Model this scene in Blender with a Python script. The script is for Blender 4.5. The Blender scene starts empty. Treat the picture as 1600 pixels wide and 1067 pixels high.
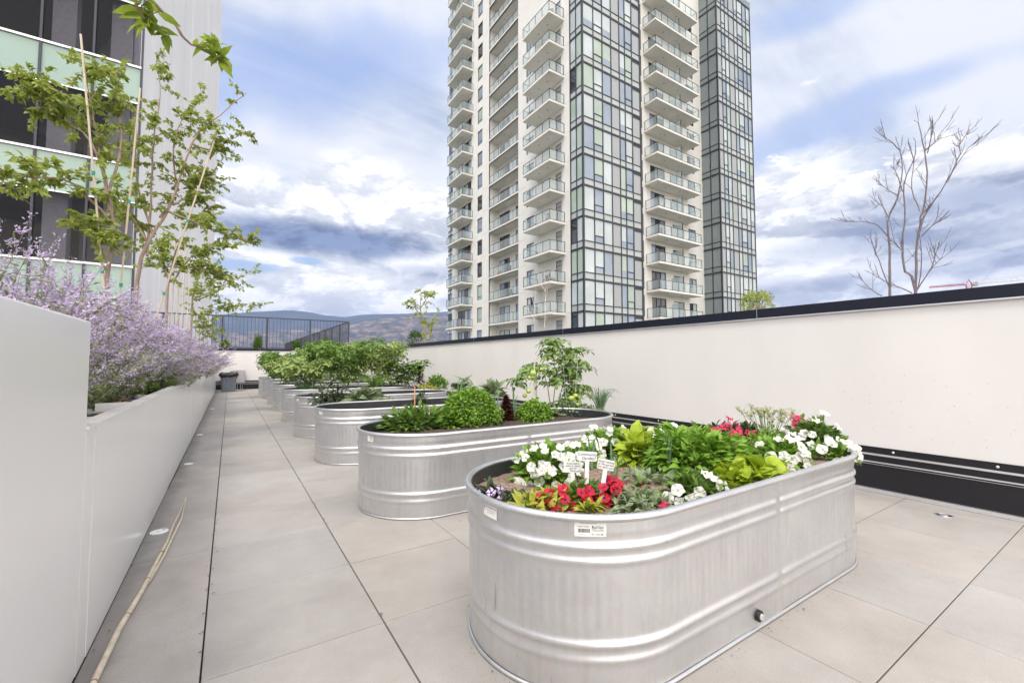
import bpy, math, random
from mathutils import Vector, Matrix, noise
R = random.Random(7)
C = bpy.context.scene.collection
PI = math.pi
# ---------------------------------------------------------------- camera
EYE = Vector((0, 0, 1.0545)); YAW = .5776; PIT = .0482; FPX = 675.89
cam = bpy.data.cameras.new('camera'); co = bpy.data.objects.new('camera', cam); C.objects.link(co)
cam.sensor_width = 36; cam.lens = FPX / 1600 * 36; cam.clip_start = .05; cam.clip_end = 30000
co.location = EYE; co.rotation_euler = (PI / 2 + PIT, 0, -YAW)
bpy.context.scene.camera = co
CR = co.rotation_euler.to_matrix()
def at(x, y, X=None, Y=None, Z=None):
    d = CR @ Vector(((x - 800) / FPX, (533.5 - y) / FPX, -1))
    if X is not None: t = X / d.x
    elif Y is not None: t = Y / d.y
    else: t = (Z - EYE.z) / d.z
    return EYE + d * t
# ---------------------------------------------------------------- materials
def new_mat(name):
    m = bpy.data.materials.new(name); m.use_nodes = True
    nt = m.node_tree; b = nt.nodes['Principled BSDF']
    return m, nt, b
def N(nt, t, **k):
    n = nt.nodes.new(t)
    for a, v in k.items():
        if a[0] == '_': setattr(n, a[1:], v)
        else: n.inputs[a.replace('__', ' ')].default_value = v
    return n
def ramp(nt, fac, stops):
    r = nt.nodes.new('ShaderNodeValToRGB'); e = r.color_ramp.elements
    while len(e) > 1: e.remove(e[-1])
    e[0].position = stops[0][0]; e[0].color = (*stops[0][1], 1)
    for p, c in stops[1:]:
        q = e.new(p); q.color = (*c, 1)
    nt.links.new(fac, r.inputs[0]); return r.outputs[0]
def noise_fac(nt, scale, detail=4, rough=.55, stretch=None, coord='Object'):
    tc = nt.nodes.new('ShaderNodeTexCoord'); out = tc.outputs[coord]
    if stretch:
        mp = nt.nodes.new('ShaderNodeMapping'); mp.inputs['Scale'].default_value = stretch
        nt.links.new(out, mp.inputs[0]); out = mp.outputs[0]
    n = N(nt, 'ShaderNodeTexNoise', Scale=scale, Detail=detail, Roughness=rough)
    nt.links.new(out, n.inputs['Vector']); return n.outputs['Fac']
def mul(c, k): return tuple(max(0, min(1, v * k)) for v in c)
def mat(name, col, rough=.6, metal=0, var=.12, scale=8, bump=0, bscale=60, spec=.5, stretch=None, coat=0):
    m, nt, b = new_mat(name)
    f = noise_fac(nt, scale, stretch=stretch)
    nt.links.new(ramp(nt, f, [(.25, mul(col, 1 - var)), (.75, mul(col, 1 + var))]), b.inputs['Base Color'])
    b.inputs['Roughness'].default_value = rough; b.inputs['Metallic'].default_value = metal
    b.inputs['Specular IOR Level'].default_value = spec; b.inputs['Coat Weight'].default_value = coat
    if bump:
        bp = N(nt, 'ShaderNodeBump', Strength=bump, Distance=.002)
        nt.links.new(noise_fac(nt, bscale, 6), bp.inputs['Height']); nt.links.new(bp.outputs[0], b.inputs['Normal'])
    return m
def leafmat(name, dark, light, scale=28, transl=.3, rough=.45):
    m, nt, b = new_mat(name)
    f = noise_fac(nt, scale, 3, .7)
    c = ramp(nt, f, [(.3, dark), (.5, tuple((a + d) / 2 for a, d in zip(dark, light))), (.72, light)])
    nt.links.new(c, b.inputs['Base Color']); b.inputs['Roughness'].default_value = rough
    b.inputs['Specular IOR Level'].default_value = .35
    t = nt.nodes.new('ShaderNodeBsdfTranslucent'); nt.links.new(c, t.inputs[0])
    mx = N(nt, 'ShaderNodeMixShader'); mx.inputs[0].default_value = transl
    nt.links.new(b.outputs[0], mx.inputs[1]); nt.links.new(t.outputs[0], mx.inputs[2])
    nt.links.new(mx.outputs[0], nt.nodes['Material Output'].inputs[0])
    return m
# ---------------------------------------------------------------- mesh builder
class MB:
    def __init__(s): s.v = []; s.f = []; s.m = []
    def face(s, pts, m=0):
        n = len(s.v); s.v.extend(tuple(p) for p in pts); s.f.append(tuple(range(n, n + len(pts)))); s.m.append(m)
    def box(s, x0, x1, y0, y1, z0, z1, m=0, M=None):
        n = len(s.v)
        vs = [Vector((x, y, z)) for z in (z0, z1) for x, y in ((x0, y0), (x1, y0), (x1, y1), (x0, y1))]
        if M is not None: vs = [M @ v for v in vs]
        s.v.extend(tuple(v) for v in vs)
        for f in ((3, 2, 1, 0), (4, 5, 6, 7), (0, 1, 5, 4), (1, 2, 6, 5), (2, 3, 7, 6), (3, 0, 4, 7)):
            s.f.append(tuple(n + i for i in f)); s.m.append(m)
    def tube(s, pts, rad, k=5, m=0, cap=True):
        pts = [Vector(p) for p in pts]
        if not isinstance(rad, (list, tuple)): rad = [rad] * len(pts)
        n = len(s.v); up = Vector((.3, .2, 1))
        for i, p in enumerate(pts):
            d = (pts[min(i + 1, len(pts) - 1)] - pts[max(i - 1, 0)])
            d = d.normalized() if d.length > 1e-9 else Vector((0, 0, 1))
            u = up if abs(d.dot(up.normalized())) < .95 else Vector((1, 0, 0))
            a = d.cross(u).normalized(); b = d.cross(a)
            for j in range(k):
                t = 2 * PI * j / k
                s.v.append(tuple(p + (a * math.cos(t) + b * math.sin(t)) * rad[i]))
        for i in range(len(pts) - 1):
            for j in range(k):
                j2 = (j + 1) % k
                s.f.append((n + i * k + j, n + i * k + j2, n + (i + 1) * k + j2, n + (i + 1) * k + j)); s.m.append(m)
        if cap:
            s.f.append(tuple(n + j for j in range(k))); s.m.append(m)
            s.f.append(tuple(n + (len(pts) - 1) * k + j for j in range(k - 1, -1, -1))); s.m.append(m)
    def lathe(s, prof, c=(0, 0, 0), k=16, m=0, M=None):
        n = len(s.v)
        for r, z in prof:
            for j in range(k):
                t = 2 * PI * j / k; p = Vector((r * math.cos(t), r * math.sin(t), z))
                if M is not None: p = M @ p
                s.v.append(tuple(p + Vector(c)))
        for i in range(len(prof) - 1):
            for j in range(k):
                j2 = (j + 1) % k
                s.f.append((n + i * k + j, n + i * k + j2, n + (i + 1) * k + j2, n + (i + 1) * k + j)); s.m.append(m)
    def sheet(s, rows, m=0, close=False):
        n = len(s.v); w = len(rows[0])
        for r in rows: s.v.extend(tuple(p) for p in r)
        for i in range(len(rows) - 1):
            for j in range(w if close else w - 1):
                j2 = (j + 1) % w
                s.f.append((n + i * w + j, n + i * w + j2, n + (i + 1) * w + j2, n + (i + 1) * w + j)); s.m.append(m)
    def leaf(s, b, d, n_, L, w, fold=.25, droop=.3, m=0, lobes=False):
        d = d.normalized(); side = d.cross(n_)
        if side.length < 1e-4: side = d.cross(Vector((1, .1, 0)))
        side.normalize(); n_ = side.cross(d).normalized(); k = len(s.v)
        rows = ((.0, .0), (.3, .9), (.62, .8), (1., 0.))
        mids = []
        for t, ww in rows:
            p = b + d * (L * t) - n_ * (droop * L * t * t)
            if ww == 0: s.v.append(tuple(p)); mids.append((len(s.v) - 1,))
            else:
                e = side * (w * .5 * ww) + n_ * (fold * w * .5 * ww)
                e2 = -side * (w * .5 * ww) + n_ * (fold * w * .5 * ww)
                s.v.extend((tuple(p + e), tuple(p), tuple(p + e2))); mids.append((k + len(s.v) - k - 3, len(s.v) - 2, len(s.v) - 1))
        a, r1, r2, z = mids
        s.f += [(a[0], r1[0], r1[1]), (a[0], r1[1], r1[2]), (r1[0], r2[0], r2[1], r1[1]), (r1[1], r2[1], r2[2], r1[2]), (r2[0], z[0], r2[1]), (r2[1], z[0], r2[2])]
        s.m += [m] * 6
    def fleck(s, b, d, n_, L, w, m=0):
        d = d.normalized(); side = d.cross(n_)
        if side.length < 1e-4: side = d.cross(Vector((1, .1, 0)))
        side.normalize()
        s.face([b, b + d * L * .5 + side * w * .5, b + d * L, b + d * L * .5 - side * w * .5], m)
    def blade(s, pts, w, m=0, n_=None):
        pts = [Vector(p) for p in pts]; L = len(pts) - 1; rows = []
        for i, p in enumerate(pts):
            d = (pts[min(i + 1, L)] - pts[max(i - 1, 0)]).normalized()
            sd = d.cross(n_ or Vector((.5, -.8, .1))); sd = sd.normalized() if sd.length > 1e-5 else Vector((1, 0, 0))
            ww = w * (1 - (i / L) ** 2 * .9) * .5
            rows.append([p - sd * ww, p + sd * ww])
        s.sheet(rows, m)
    def build(s, name, mats, parent=None, smooth=False, loc=None):
        me = bpy.data.meshes.new(name); me.from_pydata(s.v, [], s.f)
        if not isinstance(mats, (list, tuple)): mats = [mats]
        for m in mats: me.materials.append(m)
        if len(mats) > 1: me.polygons.foreach_set('material_index', s.m)
        if smooth: me.polygons.foreach_set('use_smooth', [True] * len(me.polygons))
        me.update()
        o = bpy.data.objects.new(name, me); C.objects.link(o)
        if parent: o.parent = parent
        if loc is not None: o.location = loc
        return o
def tag(o, label=None, cat=None, group=None, kind=None):
    if label: o['label'] = label
    if cat: o['category'] = cat
    if group: o['group'] = group
    if kind: o['kind'] = kind
    return o
def thing(name, label, cat, loc=(0, 0, 0), rz=0, group=None):
    o = bpy.data.objects.new(name, None); C.objects.link(o); o.empty_display_size = .1
    o.location = loc; o.rotation_euler = (0, 0, rz)
    return tag(o, label, cat, group)
KIDS = {}
def kids(o): return [c for c in bpy.data.objects if c.parent == o]
def dup(root, loc=None, rz=None, label=None, group=None, scale=None):
    if root.name not in KIDS: KIDS[root.name] = [(c, kids(c)) for c in kids(root)]
    r = root.copy(); C.objects.link(r)
    if loc is not None: r.location = loc
    if rz is not None: r.rotation_euler = (0, 0, rz)
    if scale: r.scale = scale if isinstance(scale, (tuple, list)) else (scale,) * 3
    if label: r['label'] = label
    if group: r['group'] = group
    for ch, gs in KIDS[root.name]:
        c = ch.copy(); C.objects.link(c); c.parent = r
        for g in gs:
            d = g.copy(); C.objects.link(d); d.parent = c
    return r
def rv(a=1): return Vector((R.uniform(-a, a), R.uniform(-a, a), R.uniform(-a, a)))
def text_mesh(body, size, mt, name='lettering', parent=None, M=None, warp=None, align='CENTER', shear=0, ext=.0003):
    cu = bpy.data.curves.new(name, 'FONT'); cu.body = body; cu.size = size; cu.align_x = align; cu.align_y = 'CENTER'
    cu.shear = shear; cu.extrude = ext; cu.space_line = .95; cu.offset = .0
    t = bpy.data.objects.new('tmp', cu); C.objects.link(t)
    me = bpy.data.meshes.new_from_object(t.evaluated_get(bpy.context.evaluated_depsgraph_get()))
    bpy.data.objects.remove(t)
    if M is not None: me.transform(M)
    if warp:
        for v in me.vertices: v.co = warp(v.co)
    me.materials.clear(); me.materials.append(mt); me.name = name
    o = bpy.data.objects.new(name, me); C.objects.link(o)
    if parent: o.parent = parent
    return o
# ---------------------------------------------------------------- world: sky with cloud layers
SUN = Vector((-.42, -.36, 1.1)).normalized()
sc = bpy.context.scene
w = bpy.data.worlds.new('World'); sc.world = w; w.use_nodes = True
nt = w.node_tree; bg = nt.nodes['Background']; L = nt.links.new
sky = nt.nodes.new('ShaderNodeTexSky'); sky.sky_type = 'NISHITA'; sky.sun_disc = False
sky.sun_elevation = math.asin(SUN.z); sky.sun_rotation = math.atan2(SUN.x, SUN.y); sky.altitude = 400
def M_(op, a, b=None, clamp=False):
    n = nt.nodes.new('ShaderNodeMath'); n.operation = op; n.use_clamp = clamp
    for i, v in enumerate((a, b)):
        if v is None: continue
        if isinstance(v, (int, float)): n.inputs[i].default_value = v
        else: L(v, n.inputs[i])
    return n.outputs[0]
def MR(v, a, b, c=0, d=1):
    n = nt.nodes.new('ShaderNodeMapRange'); n.interpolation_type = 'SMOOTHSTEP'
    for i, x in enumerate((a, b, c, d)): n.inputs[i + 1].default_value = x
    L(v, n.inputs[0]); return n.outputs[0]
def MIX(f, a, b):
    n = nt.nodes.new('ShaderNodeMix'); n.data_type = 'RGBA'
    if isinstance(f, (int, float)): n.inputs[0].default_value = f
    else: L(f, n.inputs[0])
    for i, v in ((6, a), (7, b)):
        if isinstance(v, tuple): n.inputs[i].default_value = (*v, 1)
        else: L(v, n.inputs[i])
    return n.outputs[2]
tc = nt.nodes.new('ShaderNodeTexCoord'); sp = nt.nodes.new('ShaderNodeSeparateXYZ'); L(tc.outputs['Generated'], sp.inputs[0])
AZ = M_('ARCTAN2', sp.outputs[0], sp.outputs[1]); EL = M_('ARCSINE', sp.outputs[2])
zz = M_('ADD', M_('MAXIMUM', sp.outputs[2], 0.0), .16)
cmb = nt.nodes.new('ShaderNodeCombineXYZ'); L(M_('DIVIDE', sp.outputs[0], zz), cmb.inputs[0]); L(M_('DIVIDE', sp.outputs[1], zz), cmb.inputs[1])
P = cmb.outputs[0]
def NZ(vec, scale, detail=6, rough=.55, dist=0, off=(0, 0, 0), st=(1, 1, 1), rot=0):
    mp = nt.nodes.new('ShaderNodeMapping'); mp.inputs['Location'].default_value = off; mp.inputs['Scale'].default_value = st; mp.inputs['Rotation'].default_value = (0, 0, rot)
    L(vec, mp.inputs[0]); n = nt.nodes.new('ShaderNodeTexNoise')
    n.inputs['Scale'].default_value = scale; n.inputs['Detail'].default_value = detail; n.inputs['Roughness'].default_value = rough; n.inputs['Distortion'].default_value = dist
    L(mp.outputs[0], n.inputs['Vector']); return n.outputs['Fac']
ae = nt.nodes.new('ShaderNodeCombineXYZ'); L(AZ, ae.inputs[0]); L(EL, ae.inputs[1]); AE = ae.outputs[0]
wob = NZ(AE, 5, 5, .6); wob2 = NZ(AE, 5, 5, .6, off=(3, 5, 0))
def azel(x, y):
    d = (CR @ Vector(((x - 800) / FPX, (533.5 - y) / FPX, -1))).normalized()
    return math.atan2(d.x, d.y), math.asin(d.z)
def blob(x, y, rx, ry, soft=.35, wa=.45):
    """soft-edged cloud patch in the sky: centre and size in azimuth / elevation"""
    a, e = azel(x, y); a2, _ = azel(x + rx, y); _, e2 = azel(x, y - ry)
    da = M_('DIVIDE', M_('SUBTRACT', AZ, a), abs(a2 - a)); de = M_('DIVIDE', M_('SUBTRACT', EL, e), abs(e2 - e))
    da = M_('ADD', da, M_('MULTIPLY', M_('SUBTRACT', wob, .5), wa * 4)); de = M_('ADD', de, M_('MULTIPLY', M_('SUBTRACT', wob2, .5), wa * 4))
    r = M_('SQRT', M_('ADD', M_('MULTIPLY', da, da), M_('MULTIPLY', de, de)))
    return MR(r, 1 + soft, 1 - soft)
thin = NZ(P, .9, 7, .6, .3, st=(1, 1, 1), rot=.5)
streak = NZ(P, 2.2, 6, .6, .4, st=(.35, 1.6, 1), rot=-.55)
veil = MR(M_('ADD', M_('MULTIPLY', thin, .6), M_('MULTIPLY', streak, .4)), .33, .55)
# physical sky, scaled, then tinted toward the pale blue seen between the clouds
sk = nt.nodes.new('ShaderNodeVectorMath'); sk.operation = 'SCALE'; sk.inputs['Scale'].default_value = .10; L(sky.outputs[0], sk.inputs[0])
blue = MIX(.6, sk.outputs[0], (.43, .52, .70))
col = MIX(M_('MULTIPLY', veil, .85), blue, (.76, .77, .80))
for b in ((450, 120, 150, 70), (600, 80, 110, 60), (330, 150, 60, 40)):
    col = MIX(M_('MULTIPLY', blob(*b, soft=.7), .65), col, (.27, .38, .67))
for b in ((1250, 215, 130, 34), (1420, 130, 170, 22), (1260, 25, 120, 30)):
    col = MIX(M_('MULTIPLY', blob(*b, soft=.7), .65), col, (.31, .42, .68))
puffU = NZ(AE, 6, 4, .6, .35, st=(1, 2.2, 1), off=(0, .075, 0))
puff = NZ(AE, 6, 10, .66, .35, st=(1, 2.2, 1)); puff2 = NZ(AE, 17, 9, .68, .2, st=(1, 2.4, 1), off=(4, 1, 0))
body = MR(M_('ADD', M_('MULTIPLY', puff, .65), M_('MULTIPLY', puff2, .35)), .41, .555)
lit = MR(M_('SUBTRACT', puff, puffU), -.07, .06)
body = M_('ADD', M_('MULTIPLY', body, .45), M_('MULTIPLY', lit, .55))
cloudc = MIX(body, (.42, .455, .52), (1.0, .99, .97))
lowm = MR(EL, math.radians(26), math.radians(14))
edge = MR(M_('ADD', lowm, M_('MULTIPLY', M_('SUBTRACT', puff, .5), 2.6)), .42, .58)
edge = M_('MULTIPLY', edge, MR(EL, math.radians(33), math.radians(24)))
col = MIX(M_('MULTIPLY', edge, .92), col, cloudc)
for b in ((560, 315, 170, 45), (600, 440, 190, 45), (420, 465, 90, 18), (1230, 300, 110, 60), (1550, 255, 80, 26), (1250, 430, 100, 20), (560, 285, 90, 40)):
    col = MIX(M_('MULTIPLY', blob(*b), .75), col, MIX(body, (.60, .62, .67), (1.06, 1.05, 1.02)))
for b, s in (((500, 374, 150, 24), .85), ((530, 378, 120, 24), .9), ((380, 355, 90, 22), .35), ((680, 425, 70, 10), .5), ((1460, 335, 260, 46), .5), ((1330, 385, 150, 22), .4), ((1530, 400, 170, 26), .65), ((1560, 300, 130, 28), .5), ((1280, 445, 120, 10), .45)):
    col = MIX(M_('MULTIPLY', blob(*b, soft=.6), s), col, MIX(body, (.06, .105, .23), (.17, .235, .39)))
strat = NZ(AE, 3.2, 7, .6, .8, st=(1, 6, 1), off=(1, 2, 0))
rightm = M_('MULTIPLY', MR(AZ, azel(1150, 300)[0], azel(1300, 300)[0]), MR(EL, azel(1400, 200)[1], azel(1400, 320)[1]))
col = MIX(M_('MULTIPLY', M_('MULTIPLY', rightm, MR(strat, .5, .62)), .6), col, (.76, .76, .77))
for b in ((370, 414, 70, 9), (480, 408, 26, 6)):
    col = MIX(M_('MULTIPLY', blob(*b, wa=.2), .8), col, (.27, .43, .68))
# added fill: unseen sky behind the viewer is boosted to brighten walls and tanks
dt_ = nt.nodes.new('ShaderNodeVectorMath'); dt_.operation = 'DOT_PRODUCT'; L(tc.outputs['Generated'], dt_.inputs[0]); dt_.inputs[1].default_value = Vector((-.45, -.85, .35)).normalized()
bst = MIX(MR(dt_.outputs['Value'], -.15, .8), (1, 1, 1), (2.9, 2.65, 2.4))
mm_ = nt.nodes.new('ShaderNodeVectorMath'); mm_.operation = 'MULTIPLY'; L(col, mm_.inputs[0]); L(bst, mm_.inputs[1])
L(mm_.outputs[0], bg.inputs[0]); bg.inputs[1].default_value = 1.0
w.cycles.sampling_method = 'MANUAL'; w.cycles.sample_map_resolution = 256
sl = bpy.data.lights.new('sun', 'SUN'); sl.energy = 1.35; sl.angle = math.radians(16); sl.color = (1, .955, .86)
so = bpy.data.objects.new('sun', sl); C.objects.link(so); so.rotation_euler = SUN.to_track_quat('Z', 'Y').to_euler(); so.location = (0, 0, 30)
sc.view_settings.view_transform = 'Standard'; sc.view_settings.look = 'None'; sc.view_settings.exposure = .46; sc.view_settings.gamma = 1
sc.cycles.max_bounces = 6; sc.cycles.diffuse_bounces = 3; sc.cycles.glossy_bounces = 3; sc.cycles.transparent_max_bounces = 10
sc.cycles.caustics_reflective = False; sc.cycles.caustics_refractive = False
# ---------------------------------------------------------------- common materials
black = mat('black_powder_coat', (.012, .012, .015), .35, var=.05, spec=.4)
darkmetal = mat('charcoal_metal', (.035, .04, .055), .4, var=.08)
whitepanel = mat('white_gloss_panel', (.87, .855, .835), .22, var=.015, scale=2, spec=.5)
stucco = mat('cream_membrane_wall', (.71, .69, .665), .75, var=.055, scale=1.1, bump=.5, bscale=28, stretch=(1, 1, .45))
alu = mat('mill_aluminium', (.75, .75, .77), .35, metal=.8, var=.05)
whiteplastic = mat('white_plastic', (.85, .85, .84), .4, var=.02)
pen = mat('black_marker_ink', (.02, .02, .03), .6, var=.02)
# ---------------------------------------------------------------- ground far below, hills
WX0, WXR, YF = -.406, 4.446, 19.5
def shader_ground():
    m, nt, b = new_mat('valley_floor')
    c = ramp(nt, noise_fac(nt, .004, 8, .7), [(.35, (.05, .08, .04)), (.5, (.11, .11, .08)), (.62, (.2, .18, .14))])
    nt.links.new(c, b.inputs['Base Color']); b.inputs['Roughness'].default_value = .9; return m
g = MB(); g.sheet([[Vector((x, y, -15)) for x in (-14000, 14000)] for y in (-3000, 14000)])
tag(g.build('ground', shader_ground()), kind='structure')
def hillmat(name, a, b_, c_, s):
    m, nt, b = new_mat(name)
    f = noise_fac(nt, s, 8, .68, stretch=(1, 1, 3))
    nt.links.new(ramp(nt, f, [(.38, a), (.5, b_), (.60, c_)]), b.inputs['Base Color'])
    b.inputs['Roughness'].default_value = 1; b.inputs['Specular IOR Level'].default_value = 0
    return m
def hill(name, prof, D0, D1, mt, rough, seed, zb=-15):
    """terrain ridge: prof = (pixel column, pixel row) samples of the skyline, at true distance D1"""
    pts = [(azel(x, y)) for x, y in prof]; rows = []
    n = 150
    for i in range(26):
        t = i / 25; row = []
        for j in range(n):
            a = pts[0][0] + (pts[-1][0] - pts[0][0]) * j / (n - 1)
            e = pts[-1][1]
            for k in range(len(pts) - 1):
                if pts[k][0] <= a <= pts[k + 1][0]:
                    s = (a - pts[k][0]) / (pts[k + 1][0] - pts[k][0]); s = s * s * (3 - 2 * s) * .5 + s * .5
                    e = pts[k][1] * (1 - s) + pts[k + 1][1] * s; break
            D = D0 + (D1 - D0) * t; h = math.tan(e) * D1
            q = Vector((a * 14, t * 3, seed))
            rg = abs(noise.noise(q * 2)) * .5 + abs(noise.noise(q * 5)) * .25
            z = zb + (h - zb) * (t ** 1.25) * (1 - rg * rough * (1 - t ** 3) * 1.6) + noise.noise(q * 9) * h * .03 * rough
            row.append(Vector((math.sin(a) * D, math.cos(a) * D, max(z, zb))))
        rows.append(row)
    rows.append([Vector((r.x * 1.2, r.y * 1.2, zb)) for r in rows[-1]])
    mb = MB(); mb.sheet(rows); tag(mb.build(name, mt, smooth=True), kind='structure')
hill('distant_mountains', [(-300, 488), (200, 489), (330, 492), (400, 487), (445, 485), (480, 486.5), (505, 492), (535, 495), (575, 491), (640, 490), (700, 487), (900, 478), (1300, 486), (1700, 490)],
     4300, 6400, hillmat('far_forest_slopes', (.012, .025, .035), (.022, .037, .045), (.04, .055, .06), .005), .5, 3)
hill('burnt_hills', [(-300, 530), (300, 524), (420, 517), (500, 514), (560, 503), (600, 497), (650, 492), (690, 493), (760, 498), (1000, 505), (1700, 520)],
     2300, 3900, hillmat('dry_grass_slopes', (.035, .05, .05), (.085, .08, .08), (.24, .19, .15), .010), .9, 8)
# small pale buildings of the town at the foot of the hills
tw = mat('town_wall', (.6, .58, .55), .8); tr = mat('town_roof', (.2, .17, .16), .8)
def house(w_, d_, h_):
    t = thing('distant_building', 'one of the tiny pale buildings of the town at the foot of the hills', 'building', group='town at the foot of the hills')
    a = MB(); a.box(-w_, w_, -d_, d_, -15, -15 + h_); a.build('wall', tw, t)
    a = MB(); hh = -15 + h_
    for sx in (-1, 1):
        a.face([(sx * w_ * 1.06, -d_ * 1.06, hh - .3), (sx * w_ * 1.06, d_ * 1.06, hh - .3), (0, d_ * 1.06, hh + h_ * .35), (0, -d_ * 1.06, hh + h_ * .35)])
    for sy in (-1, 1): a.face([(-w_, sy * d_, hh), (w_, sy * d_, hh), (0, sy * d_, hh + h_ * .33)])
    a.build('roof', tr, t); return t
hp = [house(9, 7, 9), house(16, 9, 12)]
for i in range(64):
    az = azel(R.uniform(340, 700), 530)[0]; D = R.uniform(1300, 2500)
    p = (math.sin(az) * D, math.cos(az) * D, max(0, (D - 2300) * .03)); rz = R.uniform(0, 3)
    if i < 2: hp[i].location = p; hp[i].rotation_euler.z = rz
    else: dup(hp[i % 2], p, rz, scale=R.uniform(.6, 1.3))
# air between the terrace and the mountains
hz = MB(); hz.box(-9500, 9500, -600, 9000, -16.5, 900)
hm = bpy.data.materials.new('pale_haze'); hm.use_nodes = True; n2 = hm.node_tree; n2.nodes.clear()
vo = n2.nodes.new('ShaderNodeVolumePrincipled'); vo.inputs['Density'].default_value = 1.05e-4; vo.inputs['Color'].default_value = (.52, .65, 1, 1); vo.inputs['Anisotropy'].default_value = 0
oo = n2.nodes.new('ShaderNodeOutputMaterial'); n2.links.new(vo.outputs[0], oo.inputs['Volume'])
tag(hz.build('haze', hm), kind='stuff')
# ---------------------------------------------------------------- paved deck
T = .61; JX, JY = -.055, 1.804
def pavermat():
    m, nt, b = new_mat('concrete_paver')
    at_ = nt.nodes.new('ShaderNodeAttribute'); at_.attribute_name = 'tint'
    base = ramp(nt, noise_fac(nt, 3, 7, .65), [(.3, (.405, .378, .352)), (.7, (.475, .448, .42))])
    fine = ramp(nt, noise_fac(nt, 260, 3, .7), [(.36, (.80, .80, .80)), (.5, (1, 1, 1)), (.7, (1.05, 1.05, 1.05))])
    blot = ramp(nt, noise_fac(nt, 1.1, 6, .7), [(.3, (.84, .83, .82)), (.55, (1, 1, 1))])
    cur = base
    for o in (fine, blot, at_.outputs['Color']):
        mx = nt.nodes.new('ShaderNodeMix'); mx.data_type = 'RGBA'; mx.blend_type = 'MULTIPLY'; mx.inputs[0].default_value = 1
        nt.links.new(cur, mx.inputs[6]); nt.links.new(o, mx.inputs[7]); cur = mx.outputs[2]
    # pavers get darker along the planter wall, with a noisy edge
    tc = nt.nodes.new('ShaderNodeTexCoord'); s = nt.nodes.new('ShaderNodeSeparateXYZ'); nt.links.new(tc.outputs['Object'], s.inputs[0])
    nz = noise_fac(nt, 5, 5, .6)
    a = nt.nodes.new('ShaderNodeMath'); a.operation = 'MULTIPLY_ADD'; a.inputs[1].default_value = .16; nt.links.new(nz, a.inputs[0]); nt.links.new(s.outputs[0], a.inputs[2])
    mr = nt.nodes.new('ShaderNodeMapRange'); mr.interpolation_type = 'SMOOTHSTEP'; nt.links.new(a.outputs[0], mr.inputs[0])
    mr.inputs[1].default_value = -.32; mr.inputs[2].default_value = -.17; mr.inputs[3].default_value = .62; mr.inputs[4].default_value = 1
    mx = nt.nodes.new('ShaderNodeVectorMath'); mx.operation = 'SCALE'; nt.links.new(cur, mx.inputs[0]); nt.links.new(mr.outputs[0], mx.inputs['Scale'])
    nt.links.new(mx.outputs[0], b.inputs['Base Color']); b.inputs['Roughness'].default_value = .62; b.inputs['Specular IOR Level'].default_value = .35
    bp = N(nt, 'ShaderNodeBump', Strength=.25, Distance=.001); nt.links.new(noise_fac(nt, 300, 4, .7), bp.inputs['Height']); nt.links.new(bp.outputs[0], b.inputs['Normal'])
    return m
pv = MB(); tints = []
xs = [WX0] + [JX + i * T for i in range(0, 8)] + [WXR]; ys = [JY + T * k for k in range(-7, 30)]
for i in range(len(xs) - 1):
    for j in range(len(ys) - 1):
        if ys[j] >= YF: continue
        gx0 = .0028 if i in (1, 2) else .0018; gx1 = .0028 if i in (0, 1) else .0018
        x0, x1 = xs[i] + gx0, xs[i + 1] - gx1; gy = .0016 + .0011 * R.random(); y0, y1 = ys[j] + gy, min(ys[j + 1] - gy, YF); z = R.uniform(-.0006, .0006); b = .0016
        t = R.uniform(.91, 1.03); wv = R.uniform(-.012, .02)
        pv.face([(x0 + b, y0 + b, z), (x1 - b, y0 + b, z), (x1 - b, y1 - b, z), (x0 + b, y1 - b, z)])
        o = [(x0, y0), (x1, y0), (x1, y1), (x0, y1)]; q = [(x0 + b, y0 + b), (x1 - b, y0 + b), (x1 - b, y1 - b), (x0 + b, y1 - b)]
        for k in range(4):
            k2 = (k + 1) % 4
            pv.face([(*o[k], z - b), (*o[k2], z - b), (*q[k2], z), (*q[k], z)]); pv.face([(*o[k], -.03), (*o[k2], -.03), (*o[k2], z - b), (*o[k], z - b)])
        tints += [(t + wv, t, t - wv, 1)] * 9
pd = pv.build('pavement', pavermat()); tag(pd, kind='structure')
ca = pd.data.color_attributes.new('tint', 'FLOAT_COLOR', 'CORNER')
k = 0; arr = []
for p, c in zip(pd.data.polygons, tints): arr += list(c) * 4
ca.data.foreach_set('color', arr)
g = MB(); g.box(WX0 - .3, WXR + .3, -3, YF + .3, -.4, -.022); tag(g.build('deck_base', mat('joint_grit', (.05, .045, .04), .95, var=.3, scale=40)), kind='structure')
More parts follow.
